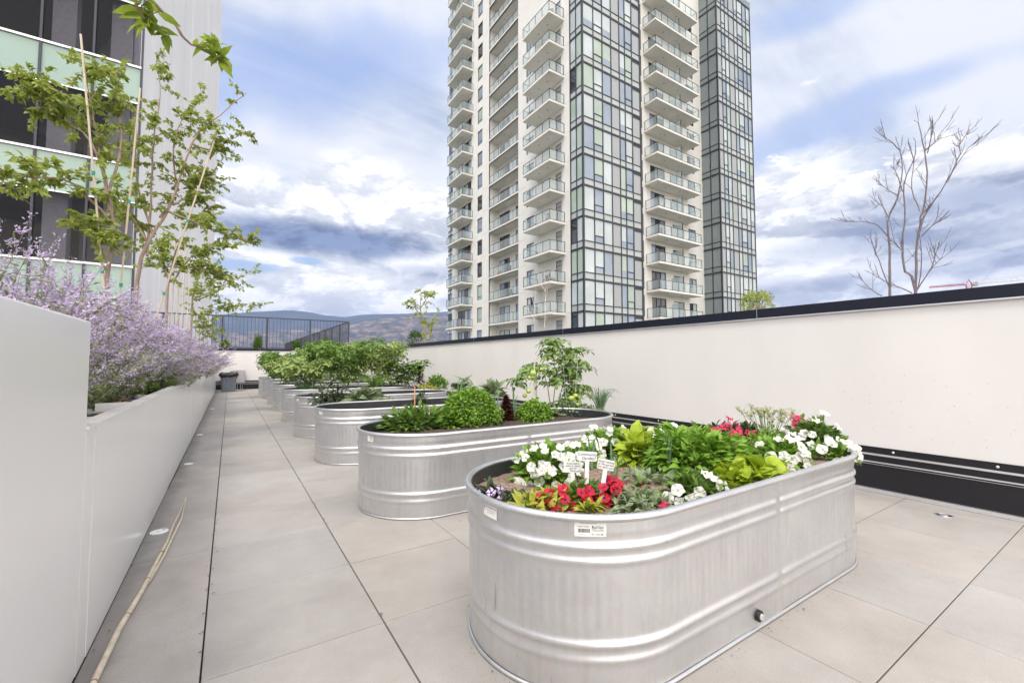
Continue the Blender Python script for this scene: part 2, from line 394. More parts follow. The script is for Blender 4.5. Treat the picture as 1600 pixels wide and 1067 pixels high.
# ---------------------------------------------------------------- right and far parapet walls
def parapet(name, label, M, L_, seams, bolts, top=1.585, capb=1.495):
    """wall whose face is local y=0 looking to -y, running along local x from 0 to L_"""
    t = thing(name, label, 'wall'); t.matrix_world = M
    a = MB(); a.box(0, L_, 0, .2, .365, capb); a.build('wall_face', stucco, t)
    a = MB(); a.box(-.0, L_, -.028, .24, capb + .002, top); b = a.build('cap_flashing', capm, t)
    d = MB()
    for s in seams: d.box(s - .0015, s + .0015, -.0295, -.0275, capb + .002, top)
    d.box(0, L_, -.024, -.002, capb - .010, capb + .0005)
    d.build('cap_joint', alu, b)
    a = MB(); a.box(0, L_, -.006, .2, .312, .363); a.box(0, L_, -.006, .2, .248, .297); a.box(0, L_, -.004, .2, .226, .236); a.box(0, L_, -.002, .2, .03, .222)
    base = a.build('base_flashing', black, t)
    a = MB(); a.box(0, L_, -.0125, .2, .297, .312); a.box(0, L_, -.0125, .2, .238, .248); a.box(0, L_, -.006, .2, .2225, .2255); a.box(0, L_, -.03, -.0225, .002, .03); a.box(0, L_, -.0225, .2, .012, .03)
    a.build('termination_bar', alu, base)
    for s in bolts:
        a = MB(); a.lathe([(0, .006), (.006, .005), (.009, .002), (.0095, 0)], k=10, M=Matrix.Translation((s, -.0065, .338)) @ Matrix.Rotation(PI / 2, 4, 'X')); a.build('bolt', alu, base)
    return t
capm = mat('dark_blue_cap_metal', (.012, .014, .026), .45, var=.08, scale=3, spec=.22)
Mr = Matrix.Translation((WXR, -2.0, 0)) @ Matrix.Rotation(PI / 2, 4, 'Z') @ Matrix.Scale(-1, 4, (0, 1, 0))
Mr = Matrix(((0, 1, 0, WXR), (1, 0, 0, -2.0), (0, 0, 1, 0), (0, 0, 0, 1)))   # local x -> +Y, local y -> +X
parapet('parapet_wall', 'long cream parapet wall with dark metal cap and black base, along the right side of the deck', Mr, YF + 2.0, (4.28, 1.2, 7.3, 10.3, 13.3), (2.70, 3.26, 4.02, 4.8, 5.51, 6.22, 7.1, 8.0, 9.0))
Mf = Matrix.Translation((WX0 - 2.6, YF, 0))
parapet('parapet_wall', 'cream parapet wall with dark cap closing the far end of the deck under the black railing', Mf, WXR - WX0 + 2.6 - .03, (4.0, 6.5), ())
# specks of dirt splashed on the near part of the right wall
sp_ = MB()
for i in range(60):
    y = R.uniform(.55, 1.6); z = .45 + R.random() ** 1.3 * .55; r = R.uniform(.0012, .0035)
    sp_.face([(WXR - .0015, y + r * math.cos(a), z + r * .6 * math.sin(a)) for a in (0, 1, 2, 3, 4, 5)])
dt = mat('dirt', (.12, .09, .07), .9, var=.3)
tag(sp_.build('mud_splash', dt), 'tiny brown dirt specks on the right parapet wall above the black base', 'dirt', kind='stuff')
# ---------------------------------------------------------------- planter on the left
pl = thing('planter_box', 'long white glossy metal planter wall along the left side of the deck', 'planter', (0, 0, 0))
YC = 2.053; PZ = .822; XB = -3.1
a = MB(); a.box(WX0 - .35, WX0, -1.2, YC, 0.004, 1.196); hb = a.build('end_panel', whitepanel, pl)
bv = hb.modifiers.new('bevel', 'BEVEL'); bv.width = .006; bv.segments = 3
jts = [YC + .12 + i * 2.44 for i in range(8)]
ys_ = [YC] + jts + [YF]
jm = mat('panel_joint', (.45, .44, .43), .4, var=.02)
for i in range(len(ys_) - 1):
    a = MB(); dx = (0, .0015, -.0015)[i % 3]; a.box(WX0 - .02 + dx, WX0 + dx, ys_[i] + .0015, ys_[i + 1] - .0015, .004, PZ - .002); a.build('side_panel', whitepanel, pl)
a = MB(); a.box(WX0 - .05, WX0 - .021, YC, YF, .0, PZ - .03); a.build('panel_backing', jm, pl)
a = MB(); a.box(WX0 - .055, WX0 + .006, YC + .001, YF, PZ, PZ + .012); a.build('top_trim', whitepanel, pl)
a = MB(); a.box(XB - .1, XB, YC, YF + .0, 0, 1.0); a.build('back_panel', whitepanel, pl)
a = MB(); rows = []
for i in range(70):
    y = -1 + (YF + 1) * i / 69; rows.append([Vector((x, y, .70 + noise.noise(Vector((x * 3, y * 3, 0))) * .03)) for x in [XB + (WX0 - .05 - XB) * j / 12 for j in range(13)]])
a.sheet(rows); so_ = a.build('planter_soil', mat('dark_soil', (.045, .033, .024), .95, var=.4, scale=25, bump=.8, bscale=50), pl, smooth=True)
# white edging strips across the bed and river pebbles between them
for i, (p, q) in enumerate((((139, 652), (196, 645)), ((181, 628), (232, 626)))):
    A = at(*p, Z=.83); B = at(*q, Z=.83); A.x = min(A.x, WX0 - .06) 
    y = (A.y + B.y) / 2
    a = MB(); a.box(-.62, WX0 - .058, y - .012, y + .012, .78, .826); tag(a.build('edging_strip', whitepanel), ('white metal edging strip across the planter nearest the tall white end wall', 'white metal edging strip across the planter just beyond the first one')[i], 'edging', 'edging strips in the planter')
pebm = [mat('pebble_dark', (.05, .045, .045), .45, var=.4, scale=9), mat('pebble_tan', (.32, .2, .13), .5, var=.3, scale=9), mat('pebble_grey', (.3, .29, .27), .5, var=.3, scale=9)]
a = MB()
for i in range(330):
    x = WX0 - .06 - R.random() ** 1.3 * .34; y = YC + .02 + R.random() ** 1.5 * 2.6; s = R.uniform(.018, .036); z = .765 + R.uniform(-.01, .02)
    M = Matrix.Translation((x, y, z)) @ Matrix.Rotation(R.uniform(0, 3), 4, 'Z') @ Matrix.Rotation(R.uniform(-.3, .3), 4, 'X') @ Matrix.Diagonal((s * 1.3, s, s * .55, 1))
    a.lathe([(.02, -1), (.5, -.85), (.9, -.45), (1, 0), (.88, .5), (.5, .87), (.02, 1)], k=10, m=R.choice((0, 0, 1, 2, 2)), M=M)
tag(a.build('river_pebbles', pebm, smooth=True), 'rounded river pebbles in brown, black and grey inside the planter edge', 'pebbles', kind='stuff')
# ---------------------------------------------------------------- small things on the deck
a = MB(); bam = mat('dry_bamboo', (.66, .57, .43), .55, var=.2, scale=30, stretch=(1, 1, 1)); knot = mat('bamboo_node', (.30, .2, .12), .7)
def lerp_path(ps, n):
    out = []
    for i in range(len(ps) - 1):
        for k in range(n): out.append(ps[i].lerp(ps[i + 1], k / n))
    return out + [ps[-1]]
sp1 = [at(x, y, Z=.012) for x, y in ((290, 778), (281, 800), (270, 822), (262, 845), (247, 873), (221, 924), (186, 982), (146, 1066), (118, 1130))]
sp2 = [at(x, y, Z=.010) for x, y in ((291, 777), (286, 800), (283, 812), (274, 830), (256, 868), (232, 910))]
bs = thing('bamboo_cane', 'long split bamboo cane lying on the pavement beside the planter wall', 'cane')
P1 = lerp_path(sp1, 3); a.tube(P1, [.002 + .0085 * min(1, i / 16) for i in range(len(P1))], 8); a.build('cane', bam, bs, smooth=True)
a = MB(); P2 = lerp_path(sp2, 3); a.tube(P2, [.0015 + .005 * min(1, i / 9) for i in range(len(P2))], 7); a.build('split_strip', bam, bs, smooth=True)
for q in (.46, .60, .74, .88):
    i = int(q * (len(P1) - 1)); d = (P1[i + 1] - P1[i]).normalized(); a = MB(); a.tube([P1[i] - d * .003, P1[i] + d * .003], .0112, 9); a.build('node', knot, bs)
def disc(p, r, label, metal=False):
    t = thing('drain_cover' if metal else 'plastic_disc', label, 'drain' if metal else 'cover', p)
    a = MB()
    if metal:
        a.lathe([(r, .001), (r * .98, .004), (r * .8, .004), (r * .78, .002)], k=28); a.lathe([(r * .5, .002), (r * .48, .006), (.001, .006)], k=24); a.build('ring', alu, t)
        a = MB(); a.lathe([(r * .8, .0022), (.001, .0022)], k=24); a.build('recess', black, t)
    else:
        a.lathe([(r, .001), (r * .97, .006), (r * .8, .008), (.001, .008)], k=28); a.build('cap', whiteplastic, t)
        a = MB(); a.lathe([(r * .14, .0092), (.001, .0092)], c=(r * .45, r * .2, 0), k=12); a.lathe([(r * .1, .0092), (.001, .0092)], c=(-r * .1, -r * .3, 0), k=12); a.build('hole', black, t)
gp = 'white plastic discs along the planter wall'
disc((-.34, 3.5, 0), .048, 'white plastic disc on the pavement touching the bamboo cane'); disc((-.33, 5.65, 0), .04, 'white plastic disc against the planter wall beyond the bamboo tip')
disc((-.335, 7.8, 0), .04, 'small white disc by the planter wall amid the dirt, third from the camera'); disc((-.31, 12.0, 0), .05, 'white disc by the planter wall near the bin, farthest of them')
for o in list(C.objects):
    if o.name.startswith('plastic_disc'): o['group'] = gp
disc((4.16, .92, 0), .05, 'round metal drain cover in the pavement by the right wall', True)
# dirt and dry leaves
a = MB()
for i in range(420):
    k = R.random()
    if k < .6: x = WX0 + .006 + R.random() ** 2.5 * .05; y = R.choice((R.uniform(5.2, 6.6), R.uniform(3.2, 12), R.uniform(2.2, 19)))
    elif k < .85: x = R.choice((JX, JX, JX + T)) + R.gauss(0, .006); y = R.uniform(1.6, 6)
    else: x = R.uniform(WX0, 4.3); y = R.uniform(1.2, 16)
    s = R.uniform(.002, .008); p = Vector((x, y, .002 + s * .3)); d = Vector((R.uniform(-1, 1), R.uniform(-1, 1), .1)).normalized()
    a.leaf(p, d, Vector((0, 0, 1)), s * 2, s, .5, .2)
for i in range(650):
    k = R.randrange(0, 9) if R.random() < .5 else R.randrange(0, 3); t_ = R.random() * 2 * PI; e = R.gauss(0, .02)
    xx = (.71 + (.475 + abs(e)) * abs(math.cos(t_))) * (1 if math.cos(t_) > 0 else -1) if R.random() < .5 else R.uniform(-.71, .71)
    yy = (.475 + abs(e)) * (math.sin(t_) if abs(xx) > .71 else (1 if math.sin(t_) > 0 else -1)); s = R.uniform(.0012, .0038)
    a.leaf(Vector((1.962 + xx, 1.405 + 1.9 * k * (.965 if k < 3 else 1) + yy, .002)), Vector((R.uniform(-1, 1), R.uniform(-1, 1), .1)), Vector((0, 0, 1)), s * 2, s * 1.3, .5, .2)
tag(a.build('leaf_litter', mat('dry_litter', (.13, .09, .06), .9, var=.5, scale=60)), 'dry leaf crumbs and dirt along the planter foot, round the tanks and in the joints', 'debris', kind='stuff')
# bin, black bag, utility box
bn = thing('trash_bin', 'grey plastic rubbish bin with a black liner, in the far left corner', 'bin', (-.02, 18.75, 0))
binm = mat('grey_blue_plastic', (.22, .25, .31), .5, var=.06); a = MB(); rows = []
def rr(hw, hd, z, n=24, p=4): return [Vector((hw * math.copysign(abs(math.cos(t)) ** (2 / p), math.cos(t)), hd * math.copysign(abs(math.sin(t)) ** (2 / p), math.sin(t)), z)) for t in [2 * PI * i / n for i in range(n)]]
a.sheet([rr(.2, .19, .0), rr(.205, .195, .01), rr(.25, .24, .60), rr(.265, .25, .605), rr(.265, .25, .64), rr(.24, .23, .64), rr(.235, .225, .58)], close=True); a.face(rr(.2, .19, .002)); a.build('bin_body', binm, bn, smooth=True)
a = MB()
for sx in (-.13, -.04, .05, .14): a.box(sx - .008, sx + .008, -.245, -.19, .04, .55, M=Matrix.Rotation(-.07, 4, 'X'))
a.build('ribs', binm, bn)
a = MB(); rows = []
for k, (s, z) in enumerate(((.99, .5), (1.09, .56), (1.13, .62), (1.06, .68), (.85, .69), (.4, .65))):
    rows.append([v * 1.0 + Vector((noise.noise(v * 9 + Vector((0, 0, k))) * .05, noise.noise(v * 9 + Vector((5, 0, k))) * .05, noise.noise(v * 7 + Vector((9, 0, k * .6))) * .07)) for v in rr(.26 * s, .25 * s, z, 40, 3)])
a.sheet(rows, close=True); a.face(rows[-1]); a.build('bin_liner', mat('black_plastic_film', (.012, .012, .014), .3, var=.1), bn, smooth=True)
ub = thing('utility_box', 'light grey utility box on thin conduit legs beside the rubbish bin', 'box', (.3, 19.36, 0))
gb = mat('grey_enclosure', (.42, .41, .42), .5, var=.05)
a = MB(); a.box(-.2, .2, -.1, .1, .27, .78); o = a.build('enclosure', gb, ub); bv = o.modifiers.new('b', 'BEVEL'); bv.width = .03; bv.segments = 3
for x in (-.09, -.03, .06, .12):
    a = MB(); a.tube([(x, 0, .0), (x, 0, .27)], .009, 8); a.build('conduit', alu, ub)
# ---------------------------------------------------------------- upper roof deck behind the far wall, railing and shrubs
a = MB(); a.box(-3.2, 4.3, YF + .21, 48, 1.2, 1.5); tag(a.build('upper_deck', mat('roof_membrane', (.35, .34, .33), .9)), kind='structure')
rl = thing('railing', 'black metal picket railing on the upper roof deck behind the far wall', 'railing')
c1 = at(545, 503, Y=20.1); zt = c1.z; zb_ = 1.62; XR_ = c1.x
a = MB(); a.box(-3, XR_, 20.08, 20.12, zt - .02, zt + .02); a.box(-3, XR_, 20.085, 20.115, zb_, zb_ + .03)
a.box(XR_ - .02, XR_ + .02, 20.12, 47, zt - .02, zt + .02); a.box(XR_ - .015, XR_ + .015, 20.12, 47, zb_, zb_ + .03); a.build('rails', darkmetal, rl)
px = [at(x, 500, Y=20.1).x for x in (545, 485, 418, 348)]; px.append(px[-1] - 1.8)
posts = [(x, 20.1) for x in px] + [(XR_, 20.1 + 1.9 * k) for k in range(1, 15)]
for x, y in posts: a = MB(); a.box(x - .03, x + .03, y - .03, y + .03, 1.502, zt - .021); a.build('post', darkmetal, rl)
a = MB(); x = -2.9
while x < XR_ - .02: a.box(x - .006, x + .006, 20.094, 20.106, zb_ + .031, zt - .021); x += .128
y = 20.25
while y < 47: a.box(XR_ - .006, XR_ + .006, y - .008, y + .008, zb_ + .031, zt - .021); y += .128
tag(a.build('pickets', darkmetal, rl), kind='stuff')
grassm = leafmat('shrub_green', (.035, .09, .012), (.13, .26, .04), 14)
def roundshrub(label, p, r, h):
    t = thing('shrub', label, 'shrub', p, group='small shrubs behind the far wall')
    a = MB()
    for i in range(420):
        th = R.uniform(0, 2 * PI); e = math.asin(R.uniform(-.1, 1)); d = Vector((math.cos(th) * math.cos(e) * r, math.sin(th) * math.cos(e) * r, math.sin(e) * h)) * R.uniform(.55, 1.05)
        a.leaf(d * .55, d + rv(.03), Vector((0, 0, 1)), d.length * .5, .022, .3, .05)
    a.build('foliage', grassm, t); a = MB(); a.tube([(0, 0, 0), (0, 0, h * .5)], .012, 5); a.build('stem', barkm, t)
barkm = mat('grey_bark', (.20, .15, .115), .85, var=.3, scale=30, stretch=(1, 1, .3))
for lab, x, w_, yt in (('small feathery green shrub left of the railing end, above the white planter', 352, .26, 527), ('bushy green shrub before the railing, above the rubbish bin', 403, .28, 519), ('round green shrub before the middle railing post, beyond the tanks', 463, .25, 527), ('small round shrub before the railing corner, rightmost of its row', 515, .25, 527)):
    p = at(x, 543, Y=19.85); roundshrub(lab, (p.x, p.y, 1.5), w_, at(x, yt, Y=19.85).z - 1.5)
# ---------------------------------------------------------------- galvanised stock tanks
def galv(name, k=1):
    m, nt, b = new_mat(name)
    tc = nt.nodes.new('ShaderNodeTexCoord')
    vo = nt.nodes.new('ShaderNodeTexVoronoi'); vo.inputs['Scale'].default_value = 60; nt.links.new(tc.outputs['Object'], vo.inputs['Vector'])
    f1 = noise_fac(nt, 2.5, 6, .65); st = noise_fac(nt, 9, 6, .7, stretch=(3, 3, .35))
    c = ramp(nt, f1, [(.3, mul((.66, .665, .675), k)), (.7, mul((.78, .78, .78), k))])
    def mulc(c, o, fac=1):
        mx = nt.nodes.new('ShaderNodeMix'); mx.data_type = 'RGBA'; mx.blend_type = 'MULTIPLY'; mx.inputs[0].default_value = fac
        nt.links.new(c, mx.inputs[6]); nt.links.new(o, mx.inputs[7]); return mx.outputs[2]
    c = mulc(c, vo.outputs['Color'], .05); c = mulc(c, ramp(nt, st, [(.32, (.80, .785, .76)), (.5, (1, 1, 1))]), .35)
    # dark scuffs and runs on the lower body
    sc1 = noise_fac(nt, 22, 3, .8, stretch=(1.6, 1.6, .16)); sc2 = noise_fac(nt, 2.2, 3, .6)
    s1 = nt.nodes.new('ShaderNodeMath'); s1.operation = 'MULTIPLY'; nt.links.new(sc1, s1.inputs[0]); nt.links.new(sc2, s1.inputs[1])
    c = mulc(c, ramp(nt, s1.outputs[0], [(.42, (1, 1, 1)), (.47, (.45, .44, .43))]), .7)
    nt.links.new(c, b.inputs['Base Color']); b.inputs['Metallic'].default_value = .92
    nt.links.new(ramp(nt, noise_fac(nt, 7, 6, .7), [(.3, (.36,) * 3), (.7, (.48,) * 3)]), b.inputs['Roughness'])
    bp = N(nt, 'ShaderNodeBump', Strength=.12, Distance=.004); nt.links.new(noise_fac(nt, 6, 4, .5), bp.inputs['Height']); nt.links.new(bp.outputs[0], b.inputs['Normal'])
    return m
galvm = galv('galvanised_steel'); rimm = galv('galvanised_rim', .93)
linerm = mat('shaded_tank_liner', (.035, .04, .04), .4, var=.3, scale=10)  # black liner, with the shade inside the tank put into its colour
def soilm(name, a, b_, c_):
    m, nt, b = new_mat(name)
    nt.links.new(ramp(nt, noise_fac(nt, 55, 6, .75), [(.32, a), (.5, b_), (.68, c_)]), b.inputs['Base Color']); b.inputs['Roughness'].default_value = .95
    bp = N(nt, 'ShaderNodeBump', Strength=1, Distance=.01); nt.links.new(noise_fac(nt, 70, 6, .8), bp.inputs['Height']); nt.links.new(bp.outputs[0], b.inputs['Normal']); return m
mulch = soilm('straw_mulched_soil', (.11, .075, .05), (.30, .215, .155), (.55, .44, .34)); darksoil = soilm('potting_soil', (.03, .022, .017), (.07, .05, .036), (.16, .12, .09))
HL = .71; RR = .455; ZR = .567
PER = 4 * HL + 2 * PI * RR
def stad(s, off=0):
    """point on the stadium outline, s along the perimeter from the middle of the long side facing -y"""
    s %= PER; r = RR + off
    if s < HL: return Vector((s, -r, 0))
    s -= HL
    if s < PI * RR: t = s / RR - PI / 2; return Vector((HL + r * math.cos(t), r * math.sin(t), 0))
    s -= PI * RR
    if s < 2 * HL: return Vector((HL - s, r, 0))
    s -= 2 * HL
    if s < PI * RR: t = s / RR + PI / 2; return Vector((-HL + r * math.cos(t), r * math.sin(t), 0))
    return Vector((-HL + s - PI * RR, -r, 0))
def gs(z, c, s): return math.exp(-((z - c) / s) ** 2)
def prof(z): return .0095 * gs(z, .468, .011) + .0075 * gs(z, .422, .011) + .010 * gs(z, .166, .012) + .006 * gs(z, .118, .012) + .003 * (1 / (1 + math.exp((.508 - z) / .0025))) + .006 * max(0, z) / .57
NS = 632
def tank_body():
    a = MB(); zs = [0.006 + .0] + [.012 + .555 * i / 92 for i in range(92)] + [.560]
    rows = []
    for z in zs:
        fa = max(0, min(1, (z - .195) / .03)) * max(0, min(1, (.392 - z) / .02)) * .0021; r = []
        for i in range(NS):
            s = PER * i / NS
            ds = min(abs(s - .0), abs(s - PER)); ds2 = abs(s - (2 * HL + PI * RR))
            f = fa * math.cos(2 * PI * i / 4) * min(1, min(ds, ds2) / .12) * (.22 + .6 * max(0, noise.noise(Vector((s * .8, 3, 0))) + .35))
            seam = .0028 * (gs(ds, 0, .006) + gs(ds2, 0, .006))
            flat = 1 - .85 * (gs(ds, 0, .018) + gs(ds2, 0, .018))
            p = stad(s, prof(z) * (1) * flat + .003 * (1 - flat) + f + seam + noise.noise(Vector((s * 1.7, z * 4, 7))) * .0025); p.z = z; r.append(p)
        rows.append(r)
    a.sheet(rows, close=True); return a
def ring_sheet(prof_, n=200):
    a = MB(); a.sheet([[stad(PER * i / n, o) + Vector((0, 0, z)) for i in range(n)] for o, z in prof_], close=True); return a
def make_tank():
    t = thing('stock_tank', 'x', 'planter tank')
    tank_body().build('tank_body', galvm, t, smooth=True)
    ring_sheet([(.010 + .0135 * math.cos(q) , ZR - .006 + .0135 * math.sin(q)) for q in [2 * PI * i / 12 for i in range(13)]], 240).build('rim', rimm, t, smooth=True)
    ring_sheet([(.0, .0), (.007, .001), (.011, .006), (.009, .012), (.002, .013)], 240).build('bottom_hem', rimm, t, smooth=True)
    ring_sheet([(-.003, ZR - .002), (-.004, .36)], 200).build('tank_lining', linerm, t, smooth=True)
    return t
def tank_soil(t, z, m, seed):
    a = MB(); rows = []
    for k in range(16):
        rr_ = k / 15; r = []
        for i in range(140):
            p = stad(PER * i / 140, -.006); c = Vector((max(-HL, min(HL, p.x)) * 1.0, 0, 0)); q = c.lerp(p, rr_)
            q.z = z + noise.noise(Vector((q.x * 5, q.y * 5, seed))) * .018 + noise.noise(Vector((q.x * 22, q.y * 22, seed))) * .008; r.append(q)
        rows.append(r)
    a.sheet(rows, close=True); return a.build('soil', m, t, smooth=True)
TX = 1.962; TY = [1.405, 3.24, 5.1, 7.0, 8.95, 10.9, 12.8, 14.75, 16.7]
tlab = ['nearest galvanised stock tank, full of petunias and basil, with three white plant markers', 'second galvanised tank from the camera, with parsley and a tall tomato plant on stakes',
        'third galvanised tank, half empty, with wilting dark leaves at its left end', 'galvanised tank with the onion seed heads standing at its left end', 'galvanised tank just behind the one with the onion seed heads',
        'sixth galvanised tank from the camera, mostly hidden under tomato foliage', 'seventh galvanised tank from the camera, behind the drooping tomato leaves', 'next to last galvanised tank toward the far wall', 'last and farthest galvanised tank, nearest the rubbish bin']
T0 = make_tank(); tanks = []
for i, y in enumerate(TY):
    t = T0 if i == 0 else dup(T0, (TX + (.0, .015, -.0, .01, .02, .02, .03, .03, .03)[i], y, 0))
    t.location = (t.location.x or TX, y, 0); t['label'] = tlab[i]; t['group'] = 'galvanised stock tanks in a row'; tanks.append(t)
for i, t in enumerate(tanks): tank_soil(t, (.497, .485, .47)[min(i, 2)], mulch if i == 0 else darksoil, i)
T1 = tanks[0]; T1v = Vector((TX, TY[0], 0))
# drain plug, stickers on the first tank
pg = at(1187, 962, Y=TY[0] - RR - .01) - T1v
a = MB(); Mp = Matrix.Translation((pg.x, -RR - .004, pg.z)) @ Matrix.Rotation(PI / 2, 4, 'X')
a.lathe([(.022, 0), (.022, .010), (.018, .013), (.013, .013)], k=20, M=Mp); dp = a.build('drain_plug', black, T1, smooth=False)
a = MB(); a.lathe([(.013, .010), (.0125, .016), (.004, .017), (.0035, .012), (.001, .012)], k=18, M=Mp); a.build('plug_insert', mat('grey_plastic', (.55, .55, .55), .5), dp)
stk = mat('sticker_paper', (.84, .83, .80), .5, var=.03); ink = mat('sticker_ink', (.05, .05, .05), .6, var=.05)
def sang(x, y, z=.535):
    p = at(x, y, Z=z) - T1v; return math.atan2(p.y, p.x + HL)
def sticker(t, tv, ang, zc, wd, ht, name='sticker', tilt=0, texts=()):
    def warp(v):
        th = ang + v.x / (RR + .01); u = v.y + v.x * tilt
        r = RR + prof(max(.512, zc + u)) + .0022 + v.z
        return Vector((-HL + r * math.cos(th), r * math.sin(th), zc + u))
    a = MB(); a.sheet([[warp(Vector((wd * (i / 10 - .5), ht * (j / 3 - .5), 0))) for i in range(11)] for j in range(4)])
    o = a.build(name, stk, t)
    for s, size, x, y in texts:
        if s == '|':
            b = MB(); x0 = x
            for k in range(16):
                w_ = size * R.choice((.05, .1, .18)); b.sheet([[warp(Vector((x0 + w_ * q, y + size * .5 * e, .0006))) for q in (0, 1)] for e in (-1, 1)]); x0 += w_ + size * .08
            b.build('printed_bars', ink, o)
        else: text_mesh(s, size, ink, 'lettering', o, M=Matrix.Translation((x, y, .0006)), warp=warp, ext=0)
    return o
sticker(T1, T1v, sang(922, 824, .53), .527, .100, .046, texts=(('Behlen', .0145, .024, .006), ('COUNTRY', .0085, .024, -.004), ('PLASTIC AND GALVANIZED', .0042, -.006, .019), ('STOCK TANKS', .0055, -.022, .008), ('|', .012, -.038, -.004), ('41110138', .0095, .022, -.0155), ('MADE IN USA', .0035, -.024, -.017)))
sticker(T1, T1v, sang(768, 796, .53), .528, .078, .046, tilt=-.04, texts=(('f', .03, -.031, .003), ('ROUND END TANK', .0065, .006, .010), ('WARNING DO NOT HEAT', .0042, .006, .0), ('OR LIFT WHEN FULL', .0042, .004, -.007)))
def mini(t, p, zc=.53):
    ang = math.atan2(p[1], p[0]); a = MB(); a.sheet([[Vector((-HL + (RR + .013) * math.cos(ang + q), (RR + .013) * math.sin(ang + q), zc + e)) for q in (-.07, -.035, 0, .035, .07)] for e in (-.022, .022)]); o = a.build('sticker', stk, t)
    a = MB()
    for k in range(3): a.sheet([[Vector((-HL + (RR + .0135) * math.cos(ang + q), (RR + .0135) * math.sin(ang + q), zc + .012 - k * .011 + e)) for q in (-.01, .02, .05)] for e in (-.002, .002)])
    a.build('printed_lines', ink, o)
for t in tanks[1:4]: mini(t, (-.93, -.36))
# plant markers
def marker(px, py, tx, ty, label, text, size, wd, ht, lean, Zs=.49):
    b = at(px, py, Z=Zs); dep = b - EYE
    t = thing('plant_marker', label, 'plant marker', b, group='white plant markers in the nearest tank')
    d = CR @ Vector((0, 0, 1)); yaw = math.atan2(dep.x, dep.y)
    scale = dep.dot(CR @ Vector((0, 0, -1))) / FPX
    h = (py - ty) * scale * 1.04
    M = Matrix.Rotation(-yaw, 4, 'Z') @ Matrix.Rotation(lean, 4, 'Y')
    a = MB(); a.face([M @ Vector(v) for v in ((-.006, 0, -.04), (.006, 0, -.04), (.0085, 0, h - ht), (-.0085, 0, h - ht))]); 
    a.box(-.0085, .0085, -.0008, .0008, -.03, h - ht + .003, M=M); a.build('stake', whiteplastic, t)
    a = MB(); ww = wd / 2; c = .004; z0, z1 = h - ht, h
    pts = [(-ww + c, z0), (ww - c, z0), (ww, z0 + c), (ww, z1 - c), (ww - c, z1), (-ww + c, z1), (-ww, z1 - c), (-ww, z0 + c)]
    a.face([M @ Vector((x, -.0012, z)) for x, z in pts]); a.face([M @ Vector((x, .0012, z)) for x, z in pts[::-1]])
    for i in range(8): p, q = pts[i], pts[(i + 1) % 8]; a.face([M @ Vector((p[0], -.0012, p[1])), M @ Vector((p[0], .0012, p[1])), M @ Vector((q[0], .0012, q[1])), M @ Vector((q[0], -.0012, q[1]))])
    hd = a.build('head', whiteplastic, t)
    text_mesh(text, size, pen, 'lettering', hd, M=M @ Matrix.Translation((0, -.0016, (z0 + z1) / 2)) @ Matrix.Rotation(PI / 2, 4, 'X'), shear=.35, ext=.0002)
marker(916, 784, 914, 709, 'tallest white plant marker, in the middle, reading Community Garden', 'Community\n  Garden!', .0165, .078, .038, .03)
marker(895, 778, 893, 724, 'shorter white plant marker at the left asking not to pick', "If you didn't\nplant it, don't\npick it!\n      Thank you", .0105, .074, .044, .0)
marker(937, 790, 941, 720, 'tilted white plant marker at the right of the three', 'Enjoy looking\nat the garden\nbut don\'t pick', .0115, .066, .040, .16)
# ---------------------------------------------------------------- apartment tower
cream = mat('cream_precast_concrete', (.745, .73, .69), .8, var=.05, scale=.6); slabm = mat('balcony_concrete', (.76, .74, .695), .85, var=.05, scale=1.5)
frm = mat('dark_window_frame', (.025, .03, .035), .4, var=.05); spand = mat('grey_spandrel_glass', (.42, .46, .46), .12, var=.06, scale=.5)
greyp = mat('grey_metal_panel', (.36, .38, .39), .45, var=.05); darkspand = mat('dark_grey_glass_panel', (.20, .235, .24), .12, var=.06)
def gl(name, col, rough=.03, spec=.9): return mat(name, col, rough, var=.18, scale=.35, spec=spec)
glB = gl('window_blinds_drawn', (.47, .53, .54)); glG = gl('window_green_blinds', (.36, .45, .38)); glD = gl('window_dark_room', (.02, .025, .035)); glS = gl('window_sky_glass', (.24, .30, .38))
GM = [frm, glB, glG, glD, glS, spand, greyp, darkspand]
def balglass():
    m, nt, b = new_mat('balcony_glass')
    b.inputs['Base Color'].default_value = (.60, .68, .69, 1); b.inputs['Roughness'].default_value = .05
    t = nt.nodes.new('ShaderNodeBsdfTransparent'); t.inputs[0].default_value = (.90, .95, .95, 1)
    mx = N(nt, 'ShaderNodeMixShader'); mx.inputs[0].default_value = .34; nt.links.new(t.outputs[0], mx.inputs[1]); nt.links.new(b.outputs[0], mx.inputs[2]); nt.links.new(mx.outputs[0], nt.nodes['Material Output'].inputs[0]); return m
bgm = balglass()
tw_ = thing('apartment_tower', 'tall cream apartment tower with balconies and grey glass corners behind the right parapet wall', 'building', (28.4, 30.87, -15))
O = tw_.location.copy()
FH = 3.1; ZF = lambda k: 6.04 + FH * k
LX = lambda u, d, z: (28.4 + d - O.x, u - O.y, z - O.z)      # faces looking to -x : u = world y, d = depth inward
RY = lambda yb: (lambda u, d, z: (u - O.x, yb + d - O.y, z - O.z))  # faces looking to -y
def fbox(a, F, u0, u1, d0, d1, z0, z1, m=0):
    n = len(a.v)
    a.v.extend(F(u, d, z) for z in (z0, z1) for u, d in ((u0, d0), (u1, d0), (u1, d1), (u0, d1)))
    for f in ((3, 2, 1, 0), (4, 5, 6, 7), (0, 1, 5, 4), (1, 2, 6, 5), (2, 3, 7, 6), (3, 0, 4, 7)): a.f.append(tuple(n + i for i in f)); a.m.append(m)
def fq(a, F, u0, u1, d, z0, z1, m): a.face([F(u0, d, z0), F(u1, d, z0), F(u1, d, z1), F(u0, d, z1)], m)
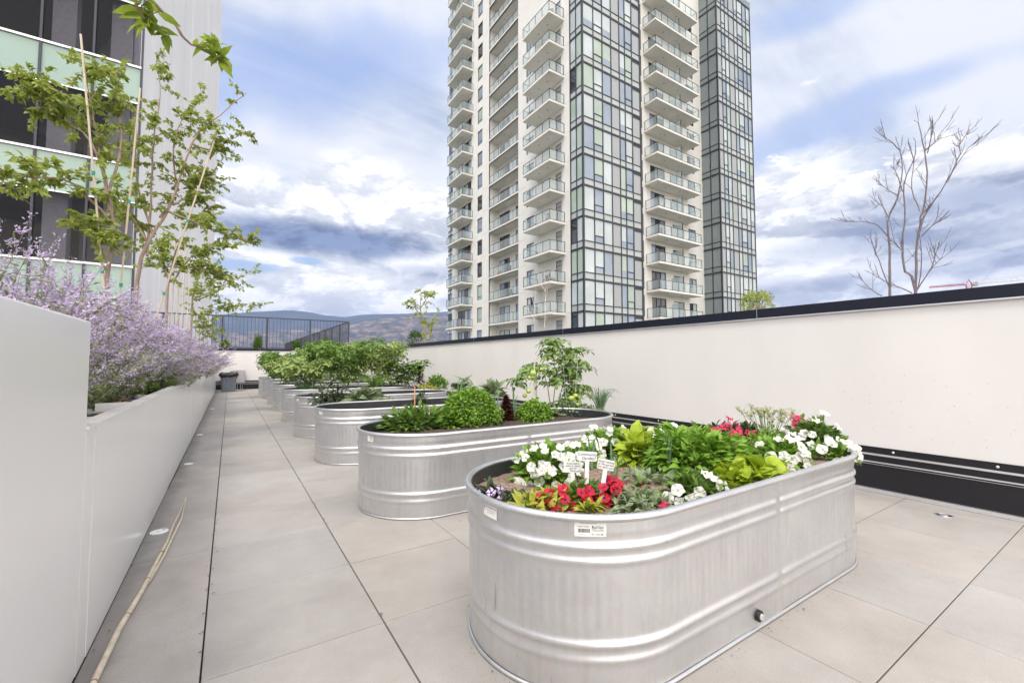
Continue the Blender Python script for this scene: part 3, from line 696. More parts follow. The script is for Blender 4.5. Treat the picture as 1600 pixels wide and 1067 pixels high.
def window(F, u0, u1, z0, z1, dep=.14, cols=2, lower=.0, name='window', mats_=None, flip=False):
    """framed window with its panes, set dep metres into the wall"""
    a = MB(); fw = .06
    fbox(a, F, u0, u0 + fw, dep - .04, dep + .05, z0, z1); fbox(a, F, u1 - fw, u1, dep - .04, dep + .05, z0, z1)
    fbox(a, F, u0 + fw, u1 - fw, dep - .04, dep + .05, z0, z0 + fw); fbox(a, F, u0 + fw, u1 - fw, dep - .04, dep + .05, z1 - fw, z1)
    for c in range(cols):
        p0 = u0 + fw + (u1 - u0 - 2 * fw) * c / cols; p1 = u0 + fw + (u1 - u0 - 2 * fw) * (c + 1) / cols
        if c: fbox(a, F, p0 - fw / 2, p0 + fw / 2, dep - .038, dep + .048, z0 + fw, z1 - fw)
        mm = R.choice(mats_ or (3, 3, 4, 1, 3)); fq(a, F, p0, p1, dep + .01, z0 + fw, z1 - fw, mm)
        if lower and c == 0: zz_ = z0 + (z1 - z0) * lower; fbox(a, F, p0, p1 - fw / 2, dep - .03, dep + .04, zz_ - .03, zz_ + .03)
    a.build(name, GM, tw_)
def wall(F, u0, u1, z0, z1, holes, dep=.2, ends=True):
    """wall skin with real openings and their reveals"""
    a = MB(); us = sorted({u0, u1} | {h[0] for h in holes} | {h[1] for h in holes}); zs = sorted({z0, z1} | {h[2] for h in holes} | {h[3] for h in holes})
    for i in range(len(us) - 1):
        cu = (us[i] + us[i + 1]) / 2; hs = [h for h in holes if h[0] < cu < h[1]]; run = None
        for j in range(len(zs) - 1):
            cz = (zs[j] + zs[j + 1]) / 2
            if any(h[2] < cz < h[3] for h in hs):
                if run is not None: fq(a, F, us[i], us[i + 1], 0, run, zs[j], 0); run = None
            elif run is None: run = zs[j]
        if run is not None: fq(a, F, us[i], us[i + 1], 0, run, zs[-1], 0)
    for h in holes:
        a.face([F(h[0], 0, h[2]), F(h[0], dep, h[2]), F(h[0], dep, h[3]), F(h[0], 0, h[3])]); a.face([F(h[1], 0, h[2]), F(h[1], dep, h[2]), F(h[1], dep, h[3]), F(h[1], 0, h[3])])
        a.face([F(h[0], 0, h[2]), F(h[1], 0, h[2]), F(h[1], dep, h[2]), F(h[0], dep, h[2])]); a.face([F(h[0], 0, h[3]), F(h[1], 0, h[3]), F(h[1], dep, h[3]), F(h[0], dep, h[3])])
    return a
def railing(F, parts_, parent, z, posts=1.2, hgt=1.1):
    """glass guard along straight runs: (u0,d0,u1,d1)"""
    a = MB(); g_ = MB()
    for u0, d0, u1, d1 in parts_:
        Ln = math.hypot(u1 - u0, d1 - d0); n = max(1, round(Ln / posts)); du, dd = (u1 - u0) / Ln, (d1 - d0) / Ln; nu, nd = -dd, du
        def bar(s0, s1, w_, za, zb):
            n0 = len(a.v)
            for zz_ in (za, zb):
                for s_, e_ in ((s0, -1), (s1, -1), (s1, 1), (s0, 1)): a.v.append(F(u0 + du * s_ + nu * w_ * e_, d0 + dd * s_ + nd * w_ * e_, zz_))
            for f in ((3, 2, 1, 0), (4, 5, 6, 7), (0, 1, 5, 4), (1, 2, 6, 5), (2, 3, 7, 6), (3, 0, 4, 7)): a.f.append(tuple(n0 + i for i in f)); a.m.append(0)
        bar(0, Ln, .025, z + hgt - .04, z + hgt); bar(0, Ln, .015, z + .06, z + .09)
        for k in range(n + 1): s_ = Ln * k / n; bar(s_ - .02, s_ + .02, .02, z, z + hgt - .041)
        for k in range(n):
            s0 = Ln * k / n + .04; s1 = Ln * (k + 1) / n - .04
            g_.face([F(u0 + du * s0, d0 + dd * s0, z + .1), F(u0 + du * s1, d0 + dd * s1, z + .1), F(u0 + du * s1, d0 + dd * s1, z + hgt - .05), F(u0 + du * s0, d0 + dd * s0, z + hgt - .05)])
    r = a.build('balcony_railing', frm, parent); g_.build('railing_glass', bgm, parent); return r
def balcony(F, u0, u1, out, k, side='both', divider=None, furn=None):
    z = ZF(k); a = MB(); fbox(a, F, u0, u1, -out, -.002, z - .22, z); s = a.build('balcony', slabm, tw_)
    e = .06; runs = [(u0 + e, -.03, u0 + e, -out + e), (u0 + e, -out + e, u1 - e, -out + e), (u1 - e, -out + e, u1 - e, -.03)]
    railing(F, runs, s, z)
    for q in (.3, .62): a = MB(); a.lathe([(.001, 0), (.09, 0), (.09, .03)], c=F(u0 + (u1 - u0) * q, -out * .55, z - .252), k=10); a.build('ceiling_light', greyp, s)
    if divider:
        a = MB(); fbox(a, F, divider - .02, divider + .02, -out + .2, -.01, z + .02, z + 1.9); a.build('privacy_screen', bgm, s)
        a = MB(); fbox(a, F, divider - .03, divider + .03, -out + .12, -out + .2, z + .01, z + 1.95); a.build('screen_post', frm, s)
def seat(F, u, d, z, label, kind):
    o = F(u, d, z); t = thing('balcony_chair', label, 'chair', Vector(o) + O, R.uniform(0, 6))
    m_ = {'d': frm, 'w': slabm, 'b': tanm}[kind]; a = MB(); a.box(-.3, .3, -.3, .3, .34, .44); a.build('seat', m_, t)
    a = MB(); a.box(-.3, .3, .26, .34, .44, .95); a.build('backrest', m_, t)
    for x in (-.26, .26):
        for y in (-.26, .26): a = MB(); a.box(x - .025, x + .025, y - .025, y + .025, 0, .34); a.build('leg', m_, t)
tanm = mat('wicker_brown', (.30, .17, .09), .7)
zlo, zhi = -15, ZF(18) + 1
KS = range(-2, 17)
# left face: cream wall with openings
holes = []; cols = {'C': (34.15, 35.15, 2.45, 0.05), 'W': (39.05, 40.5, 2.35, .5), 'S': (51.06, 52.45, 2.5, .45), 'A': (54.3, 58.4, 2.55, .05)}
for k in KS:
    for c, (u0, u1, zt_, zb__) in cols.items():
        if c in 'CW' and k > 10: continue
        holes.append((u0, u1, ZF(k) + zb__, ZF(k) + zt_))
lg = [(42.2, 49.2, ZF(k) + .0, ZF(k) + FH - .22) for k in KS]
a = wall(LX, 32.7, 60.4, zlo, zhi, holes + lg, .16)
for h in lg:  # loggia side walls and back wall
    a.face([LX(42.2, 0, h[2]), LX(42.2, 1.5, h[2]), LX(42.2, 1.5, h[3]), LX(42.2, 0, h[3])]); a.face([LX(49.2, 0, h[2]), LX(49.2, 1.5, h[2]), LX(49.2, 1.5, h[3]), LX(49.2, 0, h[3])])
    a.face([LX(42.2, 1.5, h[2]), LX(49.2, 1.5, h[2]), LX(49.2, 1.5, h[3]), LX(42.2, 1.5, h[3])])
    a.face([LX(42.2, 0, h[3]), LX(49.2, 0, h[3]), LX(49.2, 1.5, h[3]), LX(42.2, 1.5, h[3])])
fbox(a, LX, 60.4, 62.2, .12, 8, zlo, zhi)
a.f += []; a.face([LX(32.7, 0, zhi), LX(62.2, 0, zhi), LX(62.2, 20, zhi), LX(32.7, 20, zhi)])
a.build('wall', cream, tw_)
# panel joints of the precast, every other storey
a = MB()
for k in range(-2, 17, 1):
    for u0, u1 in ((32.7, 34.0), (40.6, 42.2), (49.2, 51.0), (52.5, 54.2)): fbox(a, LX, u0, u1, -.004, .01, ZF(k) - .04, ZF(k) - .015)
tag(a.build('panel_joints', greyp, tw_), kind='stuff')
for k in KS:
    z = ZF(k)
    if k <= 10:
        window(LX, 34.15, 35.15, z + .05, z + 2.45, .1, 1, .78, 'balcony_door', (3, 3, 4)); window(LX, 39.05, 40.5, z + .5, z + 2.35, .1, 2, 0, 'window', (4, 1, 4, 3))
        if k > -2: balcony(LX, 33.6, 38.4, 2.0, k)
    if k <= 14:
        G = lambda u, d, z_: LX(u, d + 1.5 - .1, z_)
        window(G, 46.4, 48.8, z + .03, z + 2.3, .08, 2, 0, 'balcony_door', (3, 4, 3, 1)); window(G, 43.5, 44.9, z + .03, z + 2.3, .08, 1, 0, 'window', (3, 3, 4))
        a = MB(); fbox(a, LX, 42.2, 49.2, -.03, 1.5, z - .2, z + .002); s = a.build('balcony', slabm, tw_); railing(LX, [(42.25, .04, 49.15, .04)], s, z)
        a = MB(); a.lathe([(.001, 0), (.1, 0), (.1, .03)], c=LX(46.5, .7, z - .235), k=10); a.build('ceiling_light', greyp, s)
    window(LX, 51.06, 52.45, z + .45, z + 2.5, .12, 1, .22, 'window', (3, 4, 4, 2)); window(LX, 54.3, 58.4, z + .05, z + 2.55, .1, 4, 0, 'window', (3, 4, 3, 1))
    if k > -2: balcony(LX, 53.75, 58.9, 1.75, k)
for k in range(-1, 17):
    a = MB(); z = ZF(k)
    for u0, u1 in ((60.45, 61.3), (61.3, 62.15)): fq(a, LX, u0 + .04, u1 - .04, .08, z + .1, z + 2.4, R.choice((4, 4, 1, 3))); fbox(a, LX, u0 - .04, u0 + .04, .04, .11, z, z + FH)
    fbox(a, LX, 60.45, 62.15, .05, .11, z + 2.4, z + 2.55); fq(a, LX, 60.45, 62.15, .09, z + 2.55, z + FH, 5); fbox(a, LX, 60.45, 62.15, .04, .11, z - .06, z + .1)
    a.build('window_band', GM, tw_)
# glazed corner
def band(F, mull, kinds, k, dark=False, name='window_band', awn=(), cap=True):
    a = MB(); z = ZF(k); ztop = z - .06; zb = z - FH + .12
    fbox(a, F, mull[0], mull[-1], -.07, .04, z - .16, z + .02)                                  # thick transom at the slab
    sp0 = z - FH + .02; spt = sp0 + .62
    fbox(a, F, mull[0], mull[-1], -.05, .04, spt - .04, spt + .04)
    for i, kd in enumerate(kinds):
        u0, u1 = mull[i], mull[i + 1]
        if i: fbox(a, F, u0 - .045, u0 + .045, -.065, .04, sp0, z - .16)
        fq(a, F, u0, u1, 0, sp0, spt, 5 if not dark else 7)
        if kd == 'g': mm = R.choice((1, 1, 1, 1, 2, 4, 4))
        elif kd == 'n': mm = R.choice((2, 2, 2, 1, 1, 3))
        elif kd == 'p': mm = 6
        else: mm = 7
        split = kd == 'g' and R.random() < .3
        fq(a, F, u0, u1, .004, spt, z - .16, mm)
        if split: fq(a, F, u0, u1, -.001, spt, spt + .75, 4)
        if i in awn: zz_ = spt + .68; fbox(a, F, u0 + .045, u1 - .045, -.045, .04, zz_ - .05, zz_ + .03); fbox(a, F, u0 + .045, u0 + .1, -.045, .04, spt + .04, zz_ - .05); fbox(a, F, u1 - .1, u1 - .045, -.045, .04, spt + .04, zz_ - .05)
    if len(kinds) > 5 and kinds[-1] == 'p': fbox(a, F, mull[-2] + .05, mull[-1] - .05, -.02, .0, z - .42, z - .17)
    a.build(name, GM, tw_)
Rf = RY(30.87); mullR = [28.4, 29.86, 31.11, 32.37, 33.6, 34.44, 35.52, 36.76]
for k in range(-1, 13):
    band(Rf, mullR, 'gggpggp', k, awn=(1, 5)); band(LX, [30.87, 31.78, 32.68], 'nn', k)
a = MB(); fbox(a, Rf, 28.33, 28.50, -.075, .10, zlo, zhi); fbox(a, Rf, 36.72, 36.9, -.08, .0, zlo, zhi); fbox(a, LX, 32.62, 32.72, -.07, .02, zlo, zhi); a.build('corner_mullion', frm, tw_)
a = MB(); fbox(a, Rf, 28.48, 36.76, .06, 6, zlo, zhi); a.build('tower_core', greyp, tw_)
# recessed cream wall with the wide balconies
YW = 32.5; Wf = RY(YW); holes = []
for k in range(-2, 13): holes += [(40.35, 42.9, ZF(k) + .05, ZF(k) + 2.45), (44.3, 46.3, ZF(k) + .05, ZF(k) + 2.3), (47.35, 48.9, ZF(k) + .25, ZF(k) + 2.3)]
wl = wall(Wf, 36.9, 50.6, zlo, zhi, holes, .16); wl.build('wall', cream, tw_)
a = MB(); 
for k in range(-2, 13): fbox(a, Wf, 38.75, 39.05, -.01, .02, ZF(k) - 2.9, ZF(k) - .5)
a.build('vent_slot', frm, tw_)
for k in range(-1, 13):
    z = ZF(k); window(Wf, 40.35, 42.9, z + .05, z + 2.45, .1, 3, 0, 'balcony_door', (3, 4, 3)); window(Wf, 44.3, 46.3, z + .05, z + 2.3, .1, 2, 0, 'balcony_door', (3, 4, 1)); window(Wf, 47.35, 48.9, z + .25, z + 2.3, .1, 2, .5, 'window', (3, 4, 1))
    balcony(Wf, 39.4, 47.4, 1.8, k, divider=43.9)
# right glazed wing
RX = lambda u, d, z: (50.5 + d - O.x, u - O.y, z - O.z); Rg = RY(30.1)
for k in range(-1, 15):
    band(RX, [30.1, 31.3, 32.5], 'dd', k, dark=True); band(Rg, [50.5, 51.5, 52.35, 53.2, 54.45, 55.25, 56.5, 57.45, 58.4], 'pggpgggg', k, awn=(1, 5))
a = MB(); fbox(a, Rg, 50.43, 50.58, -.075, .1, zlo, 50.3); fbox(a, Rg, 58.36, 58.5, -.07, .1, zlo, 50.3); a.build('corner_mullion', frm, tw_)
a = MB(); fbox(a, Rg, 50.58, 58.36, .06, 9, zlo, 49.4); a.build('tower_core', greyp, tw_)
a = MB(); fbox(a, Rg, 50.45, 58.5, -.1, .1, 49.4, 50.2, 7); a.build('roof_parapet', GM, tw_)
a = MB(); fbox(a, LX, 33, 62, 2.2, 20, zlo, zhi - .1); fbox(a, Wf, 36.9, 50.4, .3, 8, zlo, zhi - .1); a.build('tower_core', greyp, tw_)
# things standing on balconies
gpb = 'furniture on the tower balconies'
for F, u, d, k, kd, lab in ((LX, 36.0, -1.2, 0, 'w', 'pale chair on the lowest visible balcony nearest the glazed corner'), (LX, 34.4, -1.1, 1, 'd', 'dark chair on a tower balcony, by the door, two levels above the wall'), (LX, 35.1, -1.3, 1, 'd', 'dark chair at the outer glass of the balcony two levels above the wall'),
    (LX, 45.5, .7, 2, 'd', 'dark chair in the recessed balcony with the orange planter'), (LX, 44.6, .8, 1, 'd', 'dark chair in a recessed balcony near the bottom of the tower'), (LX, 54.6, -.9, 3, 'b', 'brown wicker chair on a far left balcony of the tower'), (LX, 54.5, -.9, 9, 'b', 'brown chair on a high balcony at the left edge of the tower'),
    (LX, 54.6, -.8, 2, 'd', 'dark chair on a far left tower balcony'), (Wf, 40.3, -1.0, 1, 'd', 'dark chair on a wide balcony right of the glazed corner'), (Wf, 40.4, -1.0, 3, 'd', 'dark chair on a wide balcony higher up, right of the glazed corner'), (LX, 34.5, -1.0, 10, 'b', 'brown chair on a high balcony beside the glazed corner')):
    seat(F, u, d, ZF(k), lab, kd); 
for o in C.objects:
    if o.get('category') == 'chair': o['group'] = gpb
def towel(u, col, lab):
    o = LX(u, -1.64, ZF(0) + 1.12 - .6); t = MB(); t.sheet([[Vector((0 + .03 * math.sin(j * 3), s_, z_)) for s_ in (0, .2, .4)] for j, z_ in enumerate((-.35, 0, .3, .62))]); q = t.build('beach_towel', mat('towel', col, .9)); q.location = Vector(o) + O; tag(q, lab, 'towel')
towel(55.0, (.02, .14, .5), 'blue towel hanging on a low balcony at the left of the tower'); towel(54.15, (.6, .07, .03), 'red towel hanging beside the blue one on the tower balcony')
o = Vector(LX(47.3, .6, ZF(2))) + O; t = thing('flower_box', 'orange planter box in a recessed balcony of the tower', 'planter', o); a = MB(); a.box(-.25, .25, -.45, .45, 0, .38); a.build('box', mat('terracotta', (.55, .2, .08), .8), t)
a = MB()
for i in range(60): a.leaf(Vector((0, R.uniform(-.4, .4), .36)), Vector((R.uniform(-.5, .5), R.uniform(-.5, .5), 1)), Vector((1, 0, 0)), .25, .08)
a.build('leaves', grassm, t)
def bicycle(o, rz, lab):
    t = thing('bicycle', lab, 'bicycle', o, rz)
    for x in (-.52, .52):
        a = MB(); a.tube([(x + .33 * math.cos(q), 0, .34 + .33 * math.sin(q)) for q in [2 * PI * i / 24 for i in range(25)]], .018, 6, cap=False)
        for i in range(8): q = PI * i / 8; a.tube([(x - .32 * math.cos(q), 0, .34 - .32 * math.sin(q)), (x + .32 * math.cos(q), 0, .34 + .32 * math.sin(q))], .003, 3)
        a.build('wheel', frm, t)
    a = MB()
    for p, q in (((-.52, .34), (-.12, .30)), ((-.12, .30), (-.22, .82)), ((-.22, .76), (.30, .80)), ((.30, .80), (-.12, .30)), ((-.52, .34), (-.22, .76)), ((.28, .92), (.52, .34))): a.tube([(p[0], 0, p[1]), (q[0], 0, q[1])], .018, 6)
    a.build('frame', frm, t); a = MB(); a.tube([(.28, -.25, .98), (.26, 0, .94), (.28, .25, .98)], .014, 6); a.build('handlebar', frm, t); a = MB(); a.box(-.34, -.1, -.06, .06, .83, .88); a.build('saddle', frm, t)
bicycle(Vector(Wf(40.5, -1.35, ZF(0))) + O, .15, 'bicycle standing on the lowest wide balcony of the tower'); bicycle(Vector(LX(34.6, -1.5, ZF(4) - FH)) + O, 1.2, 'bicycle on a tower balcony beside the glazed corner')
# ---------------------------------------------------------------- office building on the left
ob = thing('office_building', 'dark glass building with pale green bands and white side wall behind left trees', 'building', (-2.75, 18.8, 1.5))
Q = ob.location.copy(); OF = lambda u, d, z: (u - Q.x, 18.8 + d - Q.y, z - Q.z)
wsm = mat('white_metal_siding', (.90, .89, .90), .5, var=.07, scale=1.2, stretch=(1, 1, .06))
grn = mat('pale_green_back_painted_glass', (.30, .42, .36), .08, var=.05, scale=.4, spec=.7)
def clearg():
    m, nt, b = new_mat('tinted_glass'); b.inputs['Base Color'].default_value = (.01, .012, .018, 1); b.inputs['Roughness'].default_value = .02; b.inputs['Specular IOR Level'].default_value = .5
    t = nt.nodes.new('ShaderNodeBsdfTransparent'); t.inputs[0].default_value = (.55, .56, .62, 1)
    mx = N(nt, 'ShaderNodeMixShader'); mx.inputs[0].default_value = .34; nt.links.new(t.outputs[0], mx.inputs[1]); nt.links.new(b.outputs[0], mx.inputs[2]); nt.links.new(mx.outputs[0], nt.nodes['Material Output'].inputs[0]); return m
cg = clearg(); room = mat('dark_interior', (.05, .05, .06), .8); colm = mat('grey_column', (.75, .70, .68), .8)
RZ = [.8 + 3.4 * k for k in range(0, 7)]     # rail tops
a = MB(); F = OF; x0, x1 = -14, -2.75
fx, fy = -1.05, 34.0
n = len(a.v); pts = [(x1, 18.8), (fx, fy), (fx - 9, fy), (x1 - .12, 18.8 + .02)]
for z in (1.5, 30): a.v.extend((p[0] - Q.x, p[1] - Q.y, z - Q.z) for p in pts)
for f in ((0, 1, 5, 4), (1, 2, 6, 5), (2, 3, 7, 6), (4, 5, 6, 7), (3, 0, 4, 7)): a.f.append(tuple(n + i for i in f)); a.m.append(0)
sw = a.build('side_wall', wsm, ob)
a = MB(); dv = (Vector((fx, fy, 0)) - Vector((x1, 18.8, 0))).normalized()
for i in range(3, 16, 4):
    p = Vector((x1, 18.8, 0)) + dv * i; 
    if i * 1.0 < 15: a.box(-.012, .004, -.008, .008, 0, 28.4, M=Matrix.Translation((p.x - Q.x + .003, p.y - Q.y, .05)))
tag(a.build('siding_joints', wsm, sw), kind='stuff')
mx_ = [-2.75 - 1.2 * i for i in range(0, 10)]
for k, zr in enumerate(RZ):
    a = MB(); fq(a, OF, x0, x1 - .05, 0, zr - 1.22, zr - .03, 0); a.build('spandrel_panel', grn, ob)
    a = MB(); fbox(a, OF, x0, x1 - .02, -.06, .02, zr - .03, zr + .035); fbox(a, OF, x0, x1 - .02, -.02, .02, zr - 1.26, zr - 1.22); a.build('sill_rail', alu, ob)
    if k < 6:
        a = MB(); fq(a, OF, x0, x1 - .05, .01, zr + .035, zr + 3.4 - 1.26, 0); a.build('window_band', cg, ob)
        a = MB(); fbox(a, OF, x0, x1 - .1, .15, 5, zr - 1.2, zr - .9); fbox(a, OF, x0, x1 - .1, 4.8, 5, zr - .9, zr + 2.2); a.build('floor_slab', room, ob)
for x in mx_:
    a = MB(); fbox(a, OF, x - .04, x + .02, -.05, .03, 1.5, 22); a.build('mullion', darkmetal, ob)
a = MB()
for x in (-3.35, -4.75, -8.6): fbox(a, OF, x - .28, x + .28, .35, .8, 1.5, 24)
a.build('interior_column', colm, ob)
# ---------------------------------------------------------------- tower crane in the distance
cr = thing('tower_crane', 'red and white tower crane jib showing just above the right wall', 'crane')
rd = mat('crane_red', (.5, .06, .05), .5); wt = mat('crane_white', (.75, .7, .7), .5)
nA = at(1452, 449.5, Y=60); E_ = at(1600, 437.5, Z=nA.z); dr = (E_ - nA).normalized(); B = nA + dr * ((E_ - nA).length * .40); nrm = dr.cross(Vector((0, 0, 1)))
def lattice(P0, P1, h, w_, n, m, name):
    a = MB(); d = (P1 - P0) / n
    for s_ in (-1, 1): a.tube([P0 + nrm * w_ * s_, P1 + nrm * w_ * s_], .10, 4)
    a.tube([P0 + Vector((0, 0, h)), P1 + Vector((0, 0, h))], .10, 4)
    for i in range(n):
        p = P0 + d * i
        for s_ in (-1, 1): a.tube([p + nrm * w_ * s_, p + d * .5 + Vector((0, 0, h))], .06, 3); a.tube([p + d * .5 + Vector((0, 0, h)), p + d + nrm * w_ * s_], .06, 3)
    a.build(name, m, cr)
up = Vector((0, 0, 1))
lattice(nA, B, .6, .7, 8, rd, 'counter_jib'); lattice(B + dr * 2.2, B + dr * 60, 1.9, .8, 30, wt, 'jib')
a = MB()
for s_ in (-1, 1): a.tube([B + nrm * s_ * .8 - up * .6, B + dr * 1.2 + up * 2.1], .12, 4); a.tube([B + dr * 2.4 + nrm * s_ * .8 - up * .6, B + dr * 1.2 + up * 2.1], .12, 4)
a.build('slewing_head', rd, cr); a = MB(); p = B + dr * 3.2; a.box(p.x - .7, p.x + .7, p.y - .7, p.y + .7, p.z - .9, p.z + .8); a.build('cab', greyp, cr)
a = MB(); p = B + dr * 1.2
for sx in (-.8, .8):
    for sy in (-.8, .8): a.tube([(p.x + sx, p.y + sy, -15), (p.x + sx, p.y + sy, p.z)], .1, 4)
for i in range(24):
    z = -15 + i * (p.z + 15) / 24; z2 = z + (p.z + 15) / 24
    for q, r_ in (((-.8, -.8), (.8, -.8)), ((.8, -.8), (.8, .8)), ((.8, .8), (-.8, .8)), ((-.8, .8), (-.8, -.8))): a.tube([(p.x + q[0], p.y + q[1], z), (p.x + r_[0], p.y + r_[1], z2)], .06, 3)
a.build('mast', rd, cr)
a = MB(); a.box(WXR + .25, WXR + 9, -3, 26, -15, -.02); tag(a.build('neighbouring_roof', mat('gravel_roof', (.3, .29, .27), .9)), kind='structure')
# ---------------------------------------------------------------- plants
leafA = leafmat('leaf_mid_green', (.055, .12, .018), (.23, .37, .07), 20)
leafB = leafmat('leaf_bright_green', (.09, .21, .015), (.34, .55, .08), 22)
leafL = leafmat('leaf_lime', (.24, .36, .015), (.52, .62, .06), 14)
leafY = leafmat('leaf_yellow_green', (.24, .30, .02), (.62, .58, .10), 25)
leafG = leafmat('leaf_grey_green', (.13, .19, .08), (.40, .48, .28), 24)
leafM = leafmat('tomato_leaf', (.08, .16, .03), (.32, .45, .13), 24)
leafO = leafmat('leaf_blue_green', (.07, .15, .07), (.20, .33, .17), 12, .15)
leafR = leafmat('leaf_dark_red', (.045, .010, .010), (.16, .05, .035), 26)
leafD = leafmat('leaf_dull_dark', (.025, .045, .018), (.11, .15, .06), 26)
leafT = leafmat('tree_leaf', (.17, .25, .03), (.58, .64, .18), 9, .45)
leafT2 = leafmat('tree_leaf_big', (.14, .24, .015), (.42, .52, .08), 5, .42)
petW = leafmat('white_petal', (.80, .80, .74), (.90, .90, .87), 30, .3, .6); petR = leafmat('red_petal', (.45, .008, .03), (.68, .02, .05), 40, .25, .5); petP = leafmat('pink_red_petal', (.55, .02, .10), (.80, .12, .20), 40, .25, .5)
petV = leafmat('lilac_petal', (.62, .52, .72), (.82, .76, .88), 60, .25, .5); purp = leafmat('violet_throat', (.10, .02, .16), (.2, .05, .28), 40, .1); throat = leafmat('yellow_throat', (.62, .64, .35), (.80, .80, .62), 40, .1)
sageF = leafmat('sage_flower_lilac', (.42, .32, .50), (.76, .66, .84), 12, .3, .7); sageL = leafmat('sage_leaf', (.14, .18, .07), (.40, .44, .22), 12, .25, .6)
stemm = mat('green_stem', (.14, .21, .07), .6, var=.2); twigm = mat('brown_twig', (.22, .15, .10), .8, var=.3, scale=20); wood = mat('wooden_stake', (.62, .52, .42), .75, var=.15, scale=12, stretch=(3, 3, .3)); orange = mat('orange_stake', (.70, .33, .13), .7, var=.1)
Z3 = Vector((0, 0, 1))
def P2(pt):
    if len(pt) == 2: pt = (*pt, .495)
    p = at(pt[0], pt[1], Z=pt[2]); return p
def petunia(a, p, d, r, mp, mt, ribs=None):
    d = d.normalized(); u = d.cross(Vector((.31, .2, .9))).normalized(); v = d.cross(u); n = 15; ph = R.uniform(0, 6); rim = []; mid = []
    for i in range(n):
        t = 2 * PI * i / n + ph; rr_ = r * (1 + .10 * math.cos(5 * (t - ph)) + R.uniform(-.10, .06)); 
        mid.append(p + (u * math.cos(t) + v * math.sin(t)) * rr_ * .28 - d * r * .14)
        rim.append(p + (u * math.cos(t) + v * math.sin(t)) * rr_ + d * r * (R.uniform(-.18, .16) + .16 * math.cos(5 * (t - ph) + ph)))
    c = p - d * r * .5
    for i in range(n):
        j = (i + 1) % n; a.face([c, mid[i], mid[j]], mt); a.face([mid[i], rim[i], rim[j], mid[j]], ribs if (ribs is not None and i % 3 == 0) else mp)
def dome(a, n, rx, ry, h, L_, w_, m=0, up_=.5, z0=.0, fold=.25, droop=.4, jit=.3, fill=.6, var=.3):
    for i in range(n):
        th = R.uniform(0, 2 * PI); e = math.asin(R.random() ** .8); k = R.uniform(fill, 1) if R.random() < .8 else R.uniform(.2, 1)
        k *= 1 + .22 * noise.noise(Vector((math.cos(th) * 1.7, math.sin(th) * 1.7, e * 2 + rx * 40)))
        d = Vector((math.cos(th) * math.cos(e), math.sin(th) * math.cos(e), math.sin(e)))
        p = Vector((d.x * rx * k, d.y * ry * k, z0 + d.z * h * k)); dd = d + rv(jit) + Z3 * up_ * .3; s = R.uniform(1 - var, 1 + var)
        a.leaf(p - dd.normalized() * L_ * .4, dd, (Z3 + d * .5 + rv(.5)), L_ * s, w_ * s, fold, droop, m)
def stems(a, n, rx, ry, h, r=.0022, m=1):
    for i in range(n):
        th = R.uniform(0, 2 * PI); k = R.random() ** .5; q = Vector((math.cos(th) * rx * k, math.sin(th) * ry * k, h * (1 - k * .5)))
        a.tube([(q.x * .2, q.y * .2, -.01), (q.x * .6, q.y * .6, q.z * .55), q], [r * 1.4, r, r * .5], 4, m)
def plant(name, label, pt, cat='plant', group=None, rz=None, loc=None):
    p = loc or P2(pt); return thing(name, label, cat, p, R.uniform(0, 6) if rz is None else rz, group)
def bush(name, label, pt, n, rx, ry, h, L_, w_, lm, cat='plant', rz=0, sn=12, **k):
    rx *= 1.18; ry *= 1.15; h *= 1.15; n = int(n * 1.5)
    t = plant(name, label, pt, cat, rz=rz); a = MB(); dome(a, n, rx, ry, h, L_, w_, **k); a.build('foliage', lm, t); a = MB(); stems(a, sn, rx * .8, ry * .8, h * .8, m=0); a.build('stems', stemm, t); return t
def flowerbed(name, label, pt, rx, ry, h, nf, r, mp, mt, nl, lm=None, ribs=None, L_=.042, w_=.024, rz=0, low=0., faceup=.35):
    rx *= 1.15; ry *= 1.15; h *= 1.22; nl = int(nl * 2.0); nf = int(nf * 1.6); r *= .82
    t = plant(name, label, pt, 'flower', rz=rz); a = MB(); dome(a, nl, rx, ry, h * .85, L_, w_); a.build('foliage', lm or leafA, t); a = MB(); stems(a, 12, rx, ry, h * .8, m=0); a.build('stems', stemm, t)
    for i in range(nf):
        th = R.uniform(0, 2 * PI); e = math.asin(R.uniform(low, .95)); d = Vector((math.cos(th) * math.cos(e), math.sin(th) * math.cos(e), math.sin(e)))
        if R.random() < .65: d = (d + Vector((-.5, -.9, 0))).normalized(); d.z = abs(d.z)
        p = Vector((d.x * rx, d.y * ry, d.z * h)) * R.uniform(.9, 1.1); a = MB(); fd = d + Vector((-.35, -.7, faceup)) * .8 + rv(.35)
        petunia(a, p, fd, r * R.uniform(.8, 1.1), 0, 1, 2 if ribs else None); a.tube([p - fd.normalized() * r * .45, p * .75 - Z3 * .01], [.004, .0015], 5, 3 if ribs else 2)
        a.build('blossom', [mp, mt] + ([ribs] if ribs else []) + [stemm], t)
    return t
